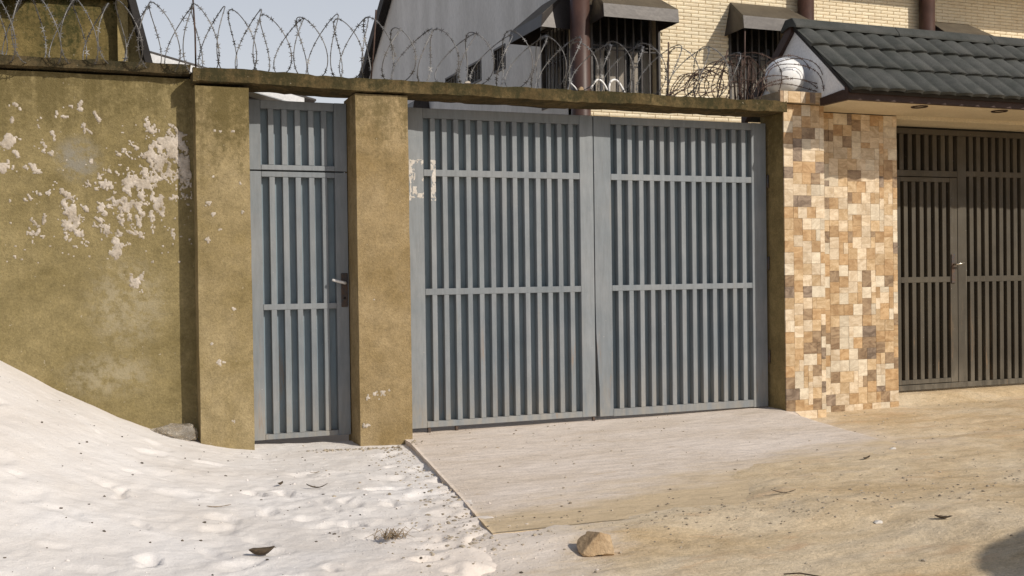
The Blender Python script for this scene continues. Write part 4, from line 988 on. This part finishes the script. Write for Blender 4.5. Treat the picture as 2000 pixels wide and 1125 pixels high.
# grit and crumbs: nobody could count them
def scatter(name, label, n, sample, smin, smax, mat, seed):
    R = random.Random(seed); V = []; F = []
    bm = bmesh.new(); bmesh.ops.create_icosphere(bm, subdivisions=1, radius=1.0); bv = [v.co.copy() for v in bm.verts]; bf = [[v.index for v in f.verts] for f in bm.faces]; bm.free()
    pts = [sample(R) for _ in range(n)]; xs = np.array([p[0] for p in pts]); ys = np.array([p[1] for p in pts])
    zs = np.maximum(ground_z(xs, ys), sand_z(xs, ys)); on = (xs > left_x(ys)) & (xs < 4.8) & (ys > -3.0) & (ys < .2); zs = np.where(on, np.maximum(zs, slab_z(xs, ys)), zs)
    for x, y, z in zip(xs, ys, zs):
        s = smin + (smax - smin) * R.random() ** 3; sx, sy, sz = s * R.uniform(.7, 1.5), s * R.uniform(.7, 1.2), s * R.uniform(.4, .8); a = R.uniform(0, 6.28); o = len(V); sd = R.uniform(0, 50)
        for c in bv:
            d = 1 + .45 * mnoise.noise(c * 1.2 + Vector((sd, 0, 0))); u, w = c.x * sx * d, c.y * sy * d
            V.append((x + u * math.cos(a) - w * math.sin(a), y + u * math.sin(a) + w * math.cos(a), z + sz * .3 + c.z * sz * d))
        F += [tuple(i + o for i in f) for f in bf]
    o = add(name, pyd(name, V, F), mat); return tag(o, label, 'grit', kind='stuff')
def s_edge(R):
    y = R.uniform(-3.3, -.3); return (float(left_x(y)) - abs(R.gauss(0, .16)) - .01, y)
def s_pillar(R): return (R.uniform(1.45, 2.2) + R.gauss(0, .05), -.36 - abs(R.gauss(0, .05)))
def s_sand(R): return (R.uniform(-1.0, 1.9), R.uniform(-4.3, -.3))
def s_clod(R): return (2.0 - 3.0 * R.random() ** 1.6, -.4 - 3.9 * R.random() ** .8)
def s_lane(R): return (R.uniform(1.2, 8.0), R.uniform(-5.0, .0) if R.random() < .5 else R.gauss(-3.15, .25))
def s_front(R): x = R.uniform(1.7, 4.0); return (x, -3.08 - abs(R.gauss(0, .12)))
scatter('sand_clods', 'small clods of caked white sand on the trodden sand', 600, s_clod, .0015, .008, 'white_sand', 8)
scatter('rubble_crumbs', 'crumbs of broken mortar along the left edge of the ramp', 420, s_edge, .002, .012, 'pebble', 1)
scatter('brick_crumbs', 'line of brown crumbs at the foot of the middle pillar', 150, s_pillar, .004, .016, 'pebble', 2)
scatter('sand_specks', 'dark specks of leaf litter scattered over the sand', 420, s_sand, .0015, .009, 'crumb', 3)
scatter('lane_grit', 'grit and small stones scattered over the earth lane', 2600, s_lane, .0015, .010, 'pebble', 4)
scatter('lane_specks', 'small crumbs along the front edge of the ramp', 130, s_front, .0015, .007, 'pebble', 5)

# ------------------------------------------------------------------ parasol added out of view for the lane's lower right shade; real caster unknown
pa = thing('unseen_parasol', 'round parasol added to shade the lane corner', 'unseen_parasol', (5.69, -7.24, -.06))
cx, cy, ch = 5.69, -7.24, 2.0; v = [(cx, cy, ch + .26)]; f = []
for ring, (r, z) in enumerate(((.22, .22), (.45, .12), (.74, 0.0))):
    for k in range(32): a = 2 * math.pi * k / 32; sag = -.012 * (1 - abs(math.cos(4 * a))) * ring; v.append((cx + r * math.cos(a), cy + r * math.sin(a), ch + z + sag))
for k in range(32):
    k2 = (k + 1) % 32; f.append((0, 1 + k, 1 + k2))
    for r in (0, 1): f.append((1 + r * 32 + k, 1 + r * 32 + 32 + k, 1 + r * 32 + 32 + k2, 1 + r * 32 + k2))
o = add('canopy', pyd('canopy', v, f, True), 'unseen_parasol_cloth', pa); md = o.modifiers.new('thickness', 'SOLIDIFY'); md.thickness = .004
tube('pole', [(cx, cy, -.06), (cx, cy, 1.1), (cx, cy, ch + .3)], .016, 'grille_metal', pa, 10)
for k in range(8): a = 2 * math.pi * k / 8; tube('rib', [(cx, cy, ch + .22), (cx + .62 * math.cos(a), cy + .62 * math.sin(a), ch - .01)], .004, 'grille_metal', pa, 5)
tube('base', [(cx, cy, -.08), (cx, cy, -.02)], .22, 'grout', pa, 20)
